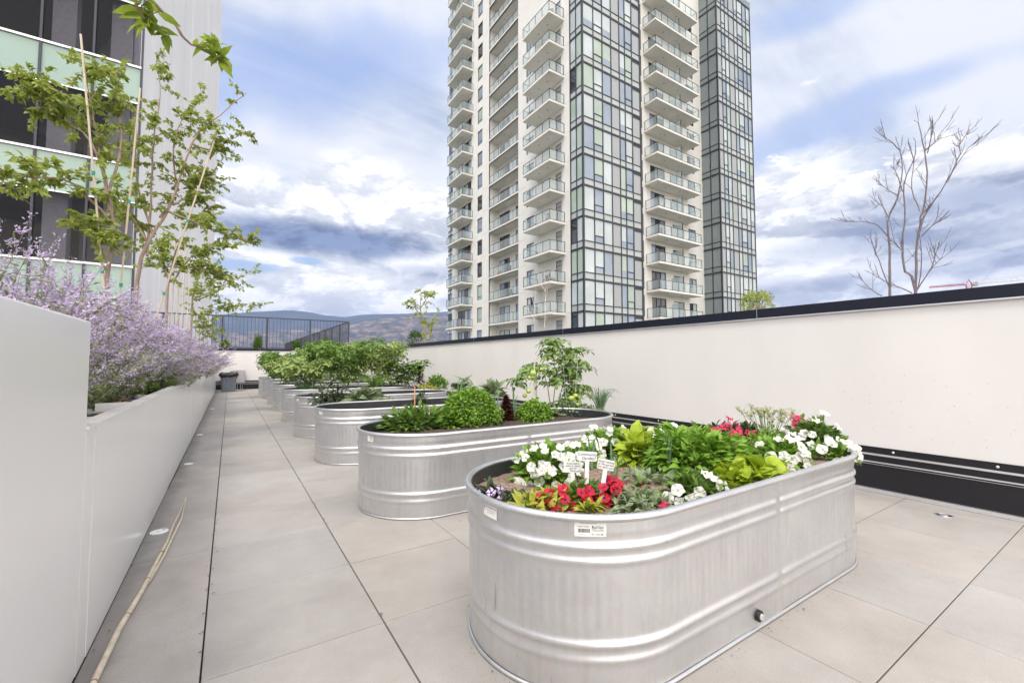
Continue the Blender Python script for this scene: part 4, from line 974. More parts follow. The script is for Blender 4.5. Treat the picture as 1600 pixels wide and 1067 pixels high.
# --- nearest tank
flowerbed('petunia', 'white petunias with many blossoms, at the left of the nearest tank behind the markers', (855, 748), .15, .13, .16, 22, .029, petW, throat, 330, leafB)
flowerbed('petunia', 'pale lilac petunias with dark violet veins, at the left tip of the nearest tank', (768, 778), .055, .075, .05, 8, .026, petV, purp, 60, leafD, ribs=purp, faceup=1.0)
bush('coleus', 'yellow green coleus in front of the red petunias at the rim of the nearest tank', (848, 796), 190, .155, .075, .055, .048, .022, leafY, jit=.6)
flowerbed('petunia', 'deep red petunias at the front rim of the nearest tank below the markers', (900, 786), .19, .06, .07, 20, .028, petR, purp, 150, leafA, faceup=.8)
flowerbed('petunia', 'few crimson petunias just right of the tilted marker', (952, 784), .07, .05, .08, 10, .027, petR, purp, 50, leafD, faceup=.8)
bush('trailing_plant', 'tangled light green trailing leaves at the front rim, right of the red petunias', (995, 793), 150, .12, .07, .055, .036, .020, leafG, jit=.8)
flowerbed('petunia', 'single pink petunia on the mulch behind the trailing leaves', (1000, 762), .02, .02, .03, 2, .022, petP, purp, 14, leafA, faceup=1)
flowerbed('petunia', 'wilted pink blossoms at the rim left of the white petunias', (1032, 793), .035, .03, .025, 5, .02, petP, petW, 25, leafG, faceup=1)
flowerbed('petunia', 'white petunias at the near rim in the middle of the nearest tank', (1086, 778), .15, .085, .09, 12, .029, petW, throat, 300, leafA)
flowerbed('petunia', 'white petunias at the back rim of the nearest tank, left of the basil', (955, 712), .22, .12, .16, 22, .031, petW, throat, 420, leafB)
bush('sweet_potato_vine', 'lime leaves between the white petunias and the basil in the nearest tank', (995, 722), 60, .14, .10, .16, .085, .065, leafL, jit=.5)
bush('basil', 'large glossy basil bush in the middle of the nearest tank', (1085, 732), 900, .27, .24, .185, .052, .032, leafB, sn=30, fold=.35, droop=.6)
bush('sweet_potato_vine', 'lime sweet potato vine hanging at the near rim, between basil and the right petunias', (1172, 752), 190, .25, .11, .085, .066, .058, leafL, jit=.7, droop=.3)
flowerbed('petunia', 'coral red petunias behind the basil at the back rim of the nearest tank', (1130, 700), .21, .10, .16, 20, .033, petP, petR, 260, leafD)
flowerbed('petunia', 'large white petunias in a round cluster at the right of the nearest tank', (1222, 728), .13, .11, .15, 20, .036, petW, throat, 200, leafB)
flowerbed('petunia', 'magenta petunias beside the tall flowering herb', (1246, 698), .10, .08, .19, 9, .032, petP, purp, 70, leafA)
flowerbed('petunia', 'white petunias standing tallest at the right end of the nearest tank', (1278, 706), .15, .13, .20, 16, .034, petW, throat, 380, leafA)
flowerbed('petunia', 'white petunias spilling over the right rim of the nearest tank', (1300, 716), .11, .12, .10, 13, .036, petW, throat, 130, leafB)
def grasses(name, label, pt, n, h, spread, w_, lm, bend=.5, cat='plant'):
    t = plant(name, label, pt, cat); a = MB()
    for i in range(n):
        th = R.uniform(0, 2 * PI); k = R.random(); d = Vector((math.cos(th), math.sin(th), 0)); hh = h * R.uniform(.6, 1); s = spread * k
        b = d * spread * .12 * R.random()
        a.blade([b, b + d * s * .3 + Z3 * hh * .5, b + d * s * .75 + Z3 * hh * (.9 - bend * .1), b + d * s * 1.2 + Z3 * hh * (1 - bend * k)], w_, 0, n_=Vector((-.55, -.83, 0)) + rv(.4))
    a.build('blades', lm, t); return t
grasses('grass_tuft', 'thin grey green grass tuft in front of the coral petunias', (1155, 728), 70, .17, .12, .005, leafG)
def umbels(name, label, pt, n, h, spread):
    t = bush(name, label, pt, 420, spread * .85, spread * .7, h * .55, .022, .012, leafB, jit=.8); a = MB(); b = MB()
    for i in range(n):
        th = R.uniform(0, 6.28); k = R.random() ** .6; d = Vector((math.cos(th), math.sin(th), 0)) * spread * k; tip = d * 1.1 + Z3 * h * R.uniform(.75, 1)
        a.tube([d * .3, d * .7 + Z3 * h * .5, tip], [.002, .0016, .001], 4)
        for j in range(9):
            q = tip + Vector((R.uniform(-1, 1) * .028, R.uniform(-1, 1) * .028, R.uniform(0, .014))); a.tube([tip - Z3 * .02, q], .0007, 3)
            for e in range(4): b.fleck(q + rv(.004), rv(1) + Z3, rv(1), .008, .007)
    a.build('flower_stalks', stemm, t); b.build('flower_heads', leafmat('cream_umbel', (.45, .45, .2), (.75, .72, .5), 50), t)
umbels('flowering_herb', 'tall herb gone to pale flower heads at the back of the nearest tank', (1200, 706), 34, .27, .15)
def onion(name, label, pt, leaves, bulb=False, lm=None):
    t = plant(name, label, pt, 'onion', rz=0); a = MB()
    for (dx, dy, h, bend, r) in leaves:
        tip = Vector((dx, dy, h)); pts = [Vector((0, 0, -.02)), Vector((dx * .25, dy * .25, h * .5)), Vector((dx * .6, dy * .6, h * .95))]
        if bend: pts += [Vector((dx, dy, h)), Vector((dx * 1.5, dy * 1.5, h - bend * .4)), Vector((dx * 1.8, dy * 1.8, h - bend))]
        else: pts += [tip + Vector((dx * .1, dy * .1, h * .1))]
        a.tube(pts, [r * (1 - .8 * (i / (len(pts) - 1)) ** 2) for i in range(len(pts))], 7)
    a.build('leaves', lm or leafO, t, smooth=True); return t
onion('onion', 'green onion with a bent leaf right of the tilted marker', (957, 776), [(.03, .01, .17, .06, .006), (.05, -.02, .15, 0, .005), (.01, .02, .22, 0, .006), (.09, .02, .14, .09, .005), (-.03, .0, .08, .05, .004)])
onion('onion', 'green onion standing before the basil in the nearest tank', (1046, 742), [(.0, .0, .19, 0, .006), (-.035, .01, .17, 0, .005), (.03, .0, .16, 0, .006), (-.02, .02, .2, 0, .005), (.06, .01, .10, 0, .004)])
onion('onion', 'onion with long arching leaves behind the middle marker', (925, 735), [(-.02, .02, .17, 0, .005), (.06, .03, .16, .08, .006), (.02, .0, .13, .06, .005), (-.08, -.02, .05, 0, .005)])
a = MB()
for i in range(900):
    s = R.random() ** .5; th = R.uniform(0, 6.28); x = R.uniform(-1.1, 1.1); y = R.uniform(-.42, .42)
    if abs(x) > HL and math.hypot(abs(x) - HL, y) > .43: continue
    p = Vector((TX + x, TY[0] + y, .503 + R.uniform(0, .014))); d = Vector((R.uniform(-1, 1), R.uniform(-1, 1), R.uniform(-.15, .3))).normalized(); a.leaf(p, d, Z3, R.uniform(.008, .03), .0028, 0, 0)
tag(a.build('straw_mulch', mat('straw', (.50, .38, .26), .9, var=.45, scale=50)), 'dry straw bits strewn over the soil of the nearest tank', 'mulch', kind='stuff')
# --- tomatoes
def leaflet_spray(a, p, d, L_, m=0, s=1):
    """compound leaf: rachis with paired leaflets, drooping"""
    d = d.normalized(); side = d.cross(Z3); side = side.normalized() if side.length > .1 else Vector((1, 0, 0))
    for i in range(4):
        t = .3 + .7 * i / 3; q = p + d * L_ * t - Z3 * L_ * .45 * t * t
        if i < 3:
            for e in (-1, 1): a.leaf(q, side * e + d * .4 - Z3 * .35 + rv(.25), Z3 + d * .4 + rv(.3), L_ * .40 * s, L_ * .24 * s, .2, .4, m)
        else: a.leaf(q, d - Z3 * .7, Z3 + d, L_ * .5 * s, L_ * .30 * s, .2, .4, m)
def tomato(label, p, limbs, nleaf, Ls, fruits=(), lm=None, spread=.12, name='tomato_plant'):
    t = thing(name, label, 'tomato plant', p); a = MB(); b = MB()
    for pts in limbs:
        pts = [Vector(q) for q in pts]; b.tube(pts, [.006 - .004 * i / (len(pts) - 1) for i in range(len(pts))], 5)
        fine = lerp_path(pts, 6)
        for i in range(nleaf):
            k = R.uniform(.18, 1) ** .8 * (len(fine) - 1); q = fine[int(k)] + rv(spread * .25); th = R.uniform(0, 6.28)
            leaflet_spray(a, q, Vector((math.cos(th), math.sin(th), R.uniform(.0, .6))), Ls * R.uniform(.7, 1.2))
    a.build('foliage', lm or leafA, t); b.build('vines', stemm, t, smooth=True)
    for i, (x, y, z, r) in enumerate(fruits):
        a = MB(); a.lathe([(.001, -.9 * r), (.5 * r, -.8 * r), (.87 * r, -.45 * r), (r, 0), (.88 * r, .45 * r), (.5 * r, .75 * r), (.001, .72 * r)], c=(x, y, z), k=14); a.build('tomato_fruit', fruitm, t, smooth=True)
    return t
fruitm = mat('unripe_tomato', (.42, .50, .10), .25, var=.2, scale=12)
p = P2((845, 652)); q = lambda x, y: (lambda w_: (w_.x - p.x, w_.y - p.y, w_.z - p.z))(at(x, y, Y=p.y + (p.x and 0)))
def rel(base, x, y, dy=0): v = at(x, y, Y=base.y + dy); return (v.x - base.x, v.y - base.y, v.z - base.z)
B1 = P2((862, 648, .485))
tomato('tall tomato plant with green tomatoes tied to stakes in the second tank', B1, [
    [(0, 0, 0), rel(B1, 855, 600), rel(B1, 845, 570, .05), rel(B1, 822, 580), rel(B1, 806, 600, -.05)],
    [(0, 0, 0), rel(B1, 868, 600), rel(B1, 866, 560, .05), rel(B1, 860, 535, .1), rel(B1, 875, 532, .1)],
    [(.05, 0, 0), rel(B1, 880, 600, .1), rel(B1, 885, 562, .1), rel(B1, 893, 545, .15), rel(B1, 928, 547, .2)],
    [(.1, 0, 0), rel(B1, 896, 610), rel(B1, 893, 580, .1), rel(B1, 905, 575), rel(B1, 908, 560)],
    [(.1, 0, 0), rel(B1, 885, 625), rel(B1, 900, 615), rel(B1, 907, 600)]], 60, .14,
    [(*rel(B1, x, y, dy - .12), r) for x, y, r, dy in ((833, 583, .034, -.08), (828, 590, .026, -.04), (826, 611, .026, -.08), (820, 618, .025, 0), (834, 622, .02, -.08), (893, 622, .034, -.08), (899, 618, .03, 0), (902, 632, .025, -.06), (846, 577, .02, 0), (827, 628, .018, -.05))], leafM)
def stake(label, p0, p1, r, m, name='plant_stake', cat='stake', group=None):
    t = thing(name, label, cat, p0, 0, group); a = MB(); a.tube([(0, 0, 0), Vector(p1) - Vector(p0)], r, 7); a.build('pole', m, t); return t
for i, (x, y0, y1) in enumerate(((835, 655, 560), (838, 650, 598))): b_ = P2((x, y0, .48)); stake(('tall thin wooden stake through the tomato plant', 'short wooden stake beside the taller one at the tomato plant')[i], b_, at(x, y1, Y=b_.y), .006, wood)
b_ = P2((648, 668, .47)); stake('thin orange stake in the leafy peppers at the left of the second tank', b_, at(648, 604, Y=b_.y), .0055, orange)
b_ = P2((905, 648, .48)); cg_ = thing('tomato_cage', 'thin wire tomato cage around the tall tomato plant', 'plant cage', b_)
a = MB()
for zz_, r_ in ((.16, .10), (.38, .14), (.52, .17)): a.tube([(r_ * math.cos(q_) - .12, r_ * math.sin(q_), zz_) for q_ in [2 * PI * i / 24 for i in range(25)]], .0018, 4, cap=False)
for i in range(4): q_ = PI * i / 2 + .4; a.tube([(.07 * math.cos(q_) - .12, .07 * math.sin(q_), -.02), (.18 * math.cos(q_) - .12, .18 * math.sin(q_), .58)], .0018, 4)
a.build('wires', alu, cg_)
# --- second tank
bush('pepper_plant', 'low dark leafy pepper plants at the left end of the second tank', (655, 670, .47), 420, .33, .24, .17, .075, .036, leafA, sn=25)
bush('parsley', 'big curly parsley bush in the second tank', (735, 664, .47), 2600, .27, .22, .30, .028, .022, leafB, sn=30, fold=.6, jit=.9, fill=.75)
bush('parsley', 'smaller curly parsley bush left of the tomato plant', (835, 658, .47), 1300, .17, .15, .19, .026, .021, leafB, fold=.6, jit=.9, fill=.75)
def lettuce(name, label, pt, h, r, lm, n=260, L_=.06):
    t = plant(name, label, pt, 'lettuce'); a = MB()
    for i in range(n):
        k = R.random(); th = i * 2.4; rr_ = r * (1 - k) ** .75; d = Vector((math.cos(th), math.sin(th), .35 + k))
        a.leaf(Vector((math.cos(th) * rr_ * .4, math.sin(th) * rr_ * .4, h * k)), d + rv(.3), Z3 - d * .1, L_ * (1.1 - .6 * k), L_ * .55 * (1.1 - .5 * k), -.5 + R.random() * .8, .5)
    a.build('leaves', lm, t); a = MB(); a.tube([(0, 0, -.02), (0, 0, h)], [.01, .004], 6); a.build('stem', stemm, t); return t
lettuce('lettuce', 'dark red lettuce between the two parsley bushes in the second tank', (791, 660, .47), .25, .09, leafR, 380, .07)
onion('onion', 'onion leaves crossing in front of the big parsley', (712, 664, .47), [(-.05, 0, .34, 0, .007), (.04, 0, .40, 0, .007), (.12, .02, .44, .1, .008), (-.15, 0, .22, 0, .006)])
onion('onion', 'onion leaves right of the big parsley, beside the red lettuce', (772, 662, .47), [(.08, 0, .26, 0, .007), (-.12, 0, .16, 0, .006), (.02, 0, .3, 0, .006), (-.05, 0, .22, 0, .006)])
onion('onion', 'onion leaves between red lettuce and the small parsley', (803, 660, .47), [(-.02, 0, .34, 0, .007), (.04, 0, .24, 0, .007), (.0, 0, .30, 0, .006), (.06, 0, .18, 0, .006)])
grasses('chives', 'spiky chives at the right end of the second tank', (938, 643, .47), 60, .33, .22, .009, leafO, .35)
bush('thyme', 'low grey green thyme at the right rim of the second tank', (915, 648, .47), 600, .22, .17, .10, .022, .012, leafG, jit=.8)
bush('wilted_tomato', 'withered brownish growth at the foot of the tomato plant', (872, 648, .47), 160, .2, .12, .13, .04, .018, leafmat('withered_leaf', (.12, .09, .04), (.33, .27, .14), 25), jit=.9)
# --- third tank
bush('wilting_plant', 'dark wilting plant at the left end of the third tank', (520, 634, .46), 330, .30, .2, .27, .075, .03, leafD, jit=.9, droop=.9, fill=.3)
bush('squash_plant', 'broad grey green leaves beside the wilting plant in the third tank', (575, 634, .46), 75, .24, .2, .22, .15, .13, leafG, droop=.8, jit=.6)
bush('seedling', 'small yellowish seedling alone in the middle of the third tank', (610, 636, .46), 40, .09, .08, .12, .06, .022, leafY, jit=.7)
bush('drooping_plant', 'thin drooping plant by the orange stake in the third tank', (657, 636, .46), 70, .09, .07, .24, .06, .02, leafD, jit=.8, droop=1)
bush('squash_plant', 'drooping broad leaves at the back of the big parsley, third tank', (724, 632, .46), 34, .16, .14, .32, .17, .12, leafG, droop=.9, jit=.5, fill=.7)
bush('cabbage', 'grey leafy cabbage at the right end of the third tank', (770, 627, .46), 70, .2, .16, .27, .14, .10, leafG, droop=.6)
# --- fourth tank
def seedonion(label, pt, stalks):
    p = P2(pt); t = thing('onion_gone_to_seed', label, 'onion', p); a = MB()
    for s_ in stalks:
        pts = [Vector((0, 0, 0))] + [Vector(rel(p, x, y)) for x, y in s_[0]]; a.tube(lerp_path(pts, 1), [.012 - .006 * i / (len(pts) - 1) for i in range(len(pts))], 7)
        if s_[1]:
            b = MB(); c = pts[-1]
            for i in range(190): d = rv(1).normalized(); b.fleck(c + d * s_[1] * .5, d, rv(1), s_[1] * .55, .022)
            b.build('seed_head', leafmat('seed_head', (.4, .4, .28), (.72, .70, .58), 40) if 'seed_head' not in bpy.data.materials else bpy.data.materials['seed_head'], t)
    a.build('stalks', leafO, t, smooth=True)
seedonion('onion stalks with round pale seed heads at the left end of the fourth tank', (484, 613), [([(478, 598), (468, 585), (452, 567)], 0), ([(466, 610), (464, 600)], .05), ([(466, 590), (465, 572)], 0)])
seedonion('long curved onion stalk with a round pale head, leaning right over the fourth tank', (487, 614), [([(493, 604), (500, 602), (507, 592), (510, 588)], .065), ([(490, 585), (494, 560), (497, 545)], 0), ([(488, 598), (489, 575)], 0)])
bush('cabbage', 'small blue green cabbage leaves at the foot of the onion seed stalks', (478, 614), 26, .2, .14, .16, .12, .09, leafO)
grasses('chives', 'bright green chive clump in the fourth tank behind the grey squash leaves', (585, 612, .48), 160, .42, .3, .012, leafB, .4)
lettuce('lettuce', 'bolted dark red lettuce rising like a spire from the fourth tank', (656, 609, .48), .56, .16, leafR, 420, .085)
bush('basil', 'bright green basil bush right of the red lettuce spire', (683, 608, .48), 420, .22, .2, .27, .06, .038, leafB)
bush('vine', 'pale green trailing vine below the red lettuce spire', (668, 612, .46), 120, .22, .12, .16, .06, .03, leafY, jit=.8, droop=1)
# --- far tanks: tomato hedges
def tomproto(seed, h, spread):
    limbs = []
    for i in range(7):
        th = i * 2 * PI / 7 + R.uniform(-.3, .3); r_ = spread * R.uniform(.5, 1); limbs.append([(0, 0, 0), (math.cos(th) * r_ * .35, math.sin(th) * r_ * .35, h * .45), (math.cos(th) * r_ * .75, math.sin(th) * r_ * .75, h * R.uniform(.7, .95)), (math.cos(th) * r_ * 1.1, math.sin(th) * r_ * 1.1, h * R.uniform(.6, 1.05))])
    return tomato('x', Vector((0, 0, 0)), limbs, 44, .17, (), leafA if seed % 2 else leafT3, .4)
leafT3 = leafmat('tomato_leaf_pale', (.13, .22, .04), (.48, .58, .20), 14)
pr_ = [tomproto(0, 1.0, .55), tomproto(1, .95, .6)]
spots = [(4, 1.25, .62, 'tomato bush drooping over the left end of the fifth tank'), (4, 1.9, .95, 'tall tomato bush in the middle of the fifth tank'), (4, 2.65, .93, 'tomato bush near the right end of the fifth tank, tallest of the mass'), (4, 3.1, .6, 'lower tomato bush at the right tip of the fifth tank'),
    (5, 1.1, .68, 'pale tomato bush hanging over the left end of the sixth tank'), (5, 1.8, 1.0, 'tomato bush in the middle of the sixth tank'), (5, 2.7, .98, 'tomato bush at the right of the sixth tank'), (6, 1.2, .8, 'tomato bush at the left of the seventh tank'), (6, 2.3, 1.0, 'tomato bush filling the seventh tank'),
    (7, 1.1, .75, 'tomato bush at the left end of the next to last tank'), (7, 2.3, 1.0, 'tomato bush filling the next to last tank'), (8, 1.3, .85, 'leafy bush in the farthest tank near the bin'), (8, 2.5, 1.0, 'leafy bush at the right of the farthest tank')]
for i, (k, x, h, lab) in enumerate(spots):
    pos = (x, TY[k] + R.uniform(-.1, .1), .46)
    if i < 2: o = pr_[i]; o.location = pos; o['label'] = lab
    else: o = dup(pr_[i % 2], pos, R.uniform(0, 6), lab)
    o.scale = (.9 + .2 * h, .85, h * 1.12); o['group'] = 'tomato bushes in the far tanks'
bush('low_greens', 'low bright greens at the rim of the fifth tank, in front of the tomato mass', (575, 601, .46), 330, .8, .25, .26, .07, .035, leafB, jit=.7)
# --- Russian sage along the planter
def sage(seed):
    t = thing('russian_sage', 'x', 'flowering shrub'); f = MB(); s = MB(); l = MB()
    for i in range(85):
        th = R.uniform(0, 2 * PI); k = R.random() ** .6; d = Vector((math.cos(th), math.sin(th), 0)); H = R.uniform(.75, 1.1) * (1 - .28 * k)
        pts = [d * .05, d * k * .30 + Z3 * H * .34, d * k * .52 + Z3 * H * .70, d * k * .70 + Z3 * H * (1.0 - .16 * k)]; pts = [p + rv(.03) for p in pts]; s.tube(pts, [.003, .0024, .0018, .001], 3)
        fine = lerp_path(pts, 9)
        for j, p in enumerate(fine):
            u = j / (len(fine) - 1); ax = (fine[min(j + 1, len(fine) - 1)] - fine[max(0, j - 1)]).normalized()
            if u > .36:
                for e in range(7 if u > .55 else 4): f.fleck(p + rv(.013), rv(1) + ax * .3, rv(1), R.uniform(.010, .020), .0065)
                if j % 2 == 0 and u < .95:
                    b = (rv(1) + ax * .9).normalized(); Ln = R.uniform(.07, .16) * (1.2 - u)
                    for m_ in range(6):
                        q = p + b * Ln * (m_ + 1) / 6
                        for e in range(4): f.fleck(q + rv(.009), rv(1) + b * .4, rv(1), .013, .0065)
            if u < .86:
                for e in range(4 if u < .55 else 2): l.leaf(p + rv(.01), rv(1) + ax * .5, rv(1), R.uniform(.025, .05), .010, .2, .2)
    s.build('stems', leafG, t); l.build('foliage', sageL, t); f.build('flower_spikes', sageF, t); return t
sp3 = [sage(i) for i in range(3)]; n = 0
slab = 'one of the lilac flowering sage clumps that merge into one mass along the white planter'
for row, (xc, y0, y1, st, zs) in enumerate(((-.86, 2.55, 18.6, .78, 1.0), (-1.55, 2.3, 18, .95, 1.08), (-.62, 5.3, 14, 1.15, .78))):
    y = y0
    while y < y1:
        pos = (xc + R.uniform(-.08, .08), y + R.uniform(-.12, .12), .69); sc_ = (1.0, 1.0, zs * R.uniform(.85, 1.06) * (1.0 if y < 8 else .93))
        if n < 3: o = sp3[n]; o.location = pos; o.rotation_euler.z = R.uniform(0, 6)
        else: o = dup(sp3[n % 3], pos, R.uniform(0, 6))
        o.scale = sc_; o['label'] = slab; o['group'] = 'sage clumps along the planter'; n += 1; y += st * R.uniform(.85, 1.15)
bush('groundcover', 'low dark green leafy plant by the pebbles at the near corner of the planter', None if False else (143, 622, .78), 200, .10, .22, .2, .05, .022, leafA, jit=.8)
bush('groundcover', 'low dark green leaves hanging over the planter edge past the pebbles', (243, 606, .80), 520, .22, .8, .14, .05, .016, leafA, jit=.9)
# ---------------------------------------------------------------- trees
def catmull(ps, n=4):
    ps = [Vector(p) for p in ps]; o = []
    for i in range(len(ps) - 1):
        a, b, c, d = ps[max(i - 1, 0)], ps[i], ps[i + 1], ps[min(i + 2, len(ps) - 1)]
        for k in range(n):
            t = k / n; o.append(.5 * ((2 * b) + (c - a) * t + (2 * a - 5 * b + 4 * c - d) * t * t + (3 * b - a - 3 * c + d) * t ** 3))
    return o + [ps[-1]]
def tree(name, label, limbs, nb, tw, nl, L_, W_, lm, r0=.03, bm=None, group=None, sub=.28, cat='tree', upb=.5, droop=.35):
    """limbs: world polylines, first point of the first one is the foot; branchlets and leaves grow from them"""
    base = Vector(limbs[0][0]); t = thing(name, label, cat, base, 0, group); a = MB(); b = MB()
    for li, pts in enumerate(limbs):
        pts = [p - base + rv(.008) * (i > 0) for i, p in enumerate(catmull(pts))]; rr_ = r0 if li == 0 else r0 * .6; n_ = len(pts) - 1
        a.tube(pts, [max(.003, rr_ * (1 - .85 * i / n_)) for i in range(n_ + 1)], 7); fine = lerp_path(pts, 3)
        for i in range(nb):
            k = R.uniform(sub, 1); p = fine[int(k * (len(fine) - 1))]; d = (Vector((R.gauss(0, 1), R.gauss(0, 1), R.gauss(0, .6))).normalized() + Z3 * upb * R.random()).normalized(); Ln = tw * R.uniform(.5, 1.2)
            q = [p, p + d * Ln * .5 + rv(.02), p + d * Ln - Z3 * Ln * .12]; a.tube(q, [.004, .003, .0015], 4); ff = lerp_path(q, 5)
            for j in range(nl):
                m_ = R.uniform(.15, 1); c = ff[int(m_ * (len(ff) - 1))] + rv(.012); dd = d * .5 + Vector((R.gauss(0, 1), R.gauss(0, 1), R.gauss(-.1, .6))); s = R.uniform(.7, 1.2)
                b.leaf(c, dd, Z3 + rv(.8), L_ * s, W_ * s, .25, droop)
    a.build('trunk', bm or treebark, t, smooth=True); b.build('crown', lm, t); return t
treebark = mat('smooth_pale_bark', (.36, .27, .21), .8, var=.3, scale=14, stretch=(2, 2, .5), bump=.3)
def A_(y, *pp): return [at(x, v, Y=y + dy) for x, v, dy in pp]
def foot(v, z=.68): v = v.copy(); v.z = z; return v
Y1 = 6.3
L1 = A_(Y1, (166, 440, 0), (176, 370, 0), (168, 300, 0), (140, 220, 0), (100, 190, -.1), (60, 165, -.2)); L1.insert(0, foot(L1[0]))
tree('young_tree', 'staked young tree at the left, its branches reaching left over the sage', [L1, A_(Y1, (172, 330, 0), (155, 230, .1), (140, 150, .1), (128, 92, .1)), A_(Y1, (170, 300, 0), (190, 220, .2), (180, 150, .2), (185, 105, .2)),
    A_(Y1, (176, 350, 0), (130, 300, -.2), (95, 280, -.3), (40, 277, -.5), (-5, 280, -.6)), A_(Y1, (176, 370, 0), (150, 375, -.2), (135, 340, -.3)), A_(Y1, (110, 200, 0), (70, 150, -.2), (50, 130, -.3))], 23, .30, 23, .066, .040, leafT, .026)
Y2 = 7.0
L2 = A_(Y2, (214, 440, 0), (232, 380, 0), (262, 330, 0), (285, 270, 0), (305, 215, 0), (345, 180, 0), (385, 145, 0)); L2.insert(0, foot(L2[0]))
tree('young_tree', 'young tree with a crown of small leaves before the white wall, leaning right', [L2, A_(Y2, (230, 400, 0), (236, 320, .1), (240, 220, .1), (250, 150, .1), (245, 95, .1)), A_(Y2, (240, 370, 0), (218, 300, .2), (212, 240, .2), (205, 190, .2)), A_(Y2, (300, 225, 0), (330, 235, 0), (350, 225, 0), (385, 205, 0)),
    A_(Y2, (262, 330, 0), (310, 350, -.1), (350, 365, -.1), (395, 380, -.1)), A_(Y2, (250, 340, 0), (275, 300, .1), (270, 230, .1), (290, 180, .1), (325, 150, .1)), A_(Y2, (232, 380, 0), (200, 330, .1), (180, 300, .1)), A_(Y2, (290, 265, 0), (310, 290, .1), (335, 270, .1)), A_(Y2, (270, 320, 0), (300, 310, .1), (320, 330, .1))], 23, .29, 24, .058, .035, leafT, .026)
Y3 = 10.5
L3 = A_(Y3, (262, 460, 0), (268, 420, 0), (280, 380, 0), (300, 350, 0), (330, 335, 0)); L3.insert(0, foot(L3[0]))
tree('young_tree', 'farther young tree behind the leaning one, crown over the middle of the planter', [L3, A_(Y3, (270, 440, 0), (300, 400, 0), (330, 390, 0), (365, 385, 0)), A_(Y3, (265, 440, 0), (250, 400, 0), (245, 370, 0)), A_(Y3, (280, 420, 0), (320, 420, 0), (345, 430, 0))], 24, .42, 22, .085, .05, leafT, .028)
Y4 = 14.5
L4 = A_(Y4, (300, 480, 0), (305, 450, 0), (315, 425, 0), (335, 415, 0)); L4.insert(0, foot(L4[0]))
tree('young_tree', 'farthest planter tree, its crown hanging over the railing', [L4, A_(Y4, (305, 470, 0), (330, 460, 0), (360, 440, 0), (398, 425, 0)), A_(Y4, (310, 480, 0), (335, 485, 0), (365, 478, 0), (405, 482, 0)), A_(Y4, (300, 480, 0), (320, 510, 0), (328, 530, 0))], 24, .5, 20, .09, .055, leafT, .03)
br = [Vector((-1.7, 2.3, .68)), Vector((-1.75, 2.35, 2.2)), Vector((-1.3, 2.5, 3.2)), at(185, -40, Y=2.75), at(212, 8, Y=2.8), at(240, 40, Y=2.85), at(262, 52, Y=2.9)]
tree('overhanging_tree', 'near branch with large pointed leaves hanging in at the top left', [br, [at(205, -30, Y=2.8), at(255, 20, Y=2.9), at(290, 62, Y=2.95), at(325, 82, Y=3.0), at(345, 100, Y=3.0)]], 6, .11, 6, .085, .046, leafT2, .02, sub=.6, droop=.7)
tb = mat('green_tie_tape', (.02, .35, .22), .6)
for i, (x0, y0, x1, y1, yy, lab) in enumerate(((186, 440, 126, 54, 6.1, 'long pale wooden tree stake standing straightest at the left, topping out above the leaves'), (180, 440, 219, 138, 6.4, 'wooden tree stake leaning right behind the first one'), (212, 445, 342, 198, 6.85, 'wooden tree stake leaning right along the tree before the white wall'))):
    b0 = foot(at(x0, y0, Y=yy)); t = stake(lab, b0, at(x1, y1, Y=yy), .010, wood, 'tree_stake', 'tree stake', 'stakes of the planter trees')
    for q_ in (.35, .62): c = (at(x1, y1, Y=yy) - b0) * q_; a = MB(); a.tube([c - Z3 * .02, c + Z3 * .02], .016, 8); a.build('tie', tb, t)
for i, x in enumerate((272, 280, 288, 296)):
    b0 = foot(at(x - 4, 470, Y=11.2 + i * .5)); stake('one of the thin wooden stakes close together at the farther planter trees', b0, at(x + 2, 372 + i * 8, Y=11.2 + i * .5), .012, wood, 'tree_stake', 'tree stake', 'stakes of the farther planter trees')
# trees beyond the right wall
bb = mat('mauve_bare_bark', (.20, .165, .175), .8, var=.25, scale=20); wb = mat('white_birch_bark', (.60, .52, .46), .8, var=.2, scale=30)
def bare(name, label, X, limbs, r0, bm, z0=0, twigs=5, tw=.22, nm='tree'):
    base = at(*limbs[0][0], X=X); base.z = z0; t = thing(name, label, 'tree', base); a = MB(); b = MB()
    for li, L_ in enumerate(limbs):
        dx = R.uniform(-.25, .25) if li else 0; m_ = len(L_) - 1
        pts = [at(*p, X=X + dx * (i / m_)) - base for i, p in enumerate(L_)]
        if li in (0,) or (len(L_) > 4 and L_[0][1] > 440 and X < 8): pts.insert(0, Vector((pts[0].x * .6, pts[0].y * .6, 0)))
        pts = [p + rv(.007) * (i > 0) for i, p in enumerate(catmull(pts, 3))]; n_ = len(pts) - 1; rr_ = r0 * (1 if L_[0][1] > 430 and m_ > 3 else .45); a.tube(pts, [max(.003, rr_ * (1 - .85 * i / n_)) for i in range(n_ + 1)], 6); fine = lerp_path(pts, 2)
        for i in range(twigs):
            k = R.uniform(.35, .97); j = int(k * (len(fine) - 2)); p = fine[j]; ax = (fine[j + 1] - p).normalized(); d = (ax + rv(.8) + Z3 * .3).normalized(); Ln = tw * R.uniform(.4, 1.1)
            b.tube([p, p + d * Ln * .5 + rv(.012), p + d * Ln + Z3 * Ln * .15], [.0035, .0028, .0015], 4)
            q_ = (d + rv(.7)).normalized(); b.tube([p + d * Ln * .55, p + d * Ln * .55 + q_ * Ln * .4], [.003, .0015], 3)
    k0 = len(a.v); a.v += b.v; a.f += [tuple(i + k0 for i in f_) for f_ in b.f]; a.m += b.m; a.build('trunk', bm, t, smooth=True); return t
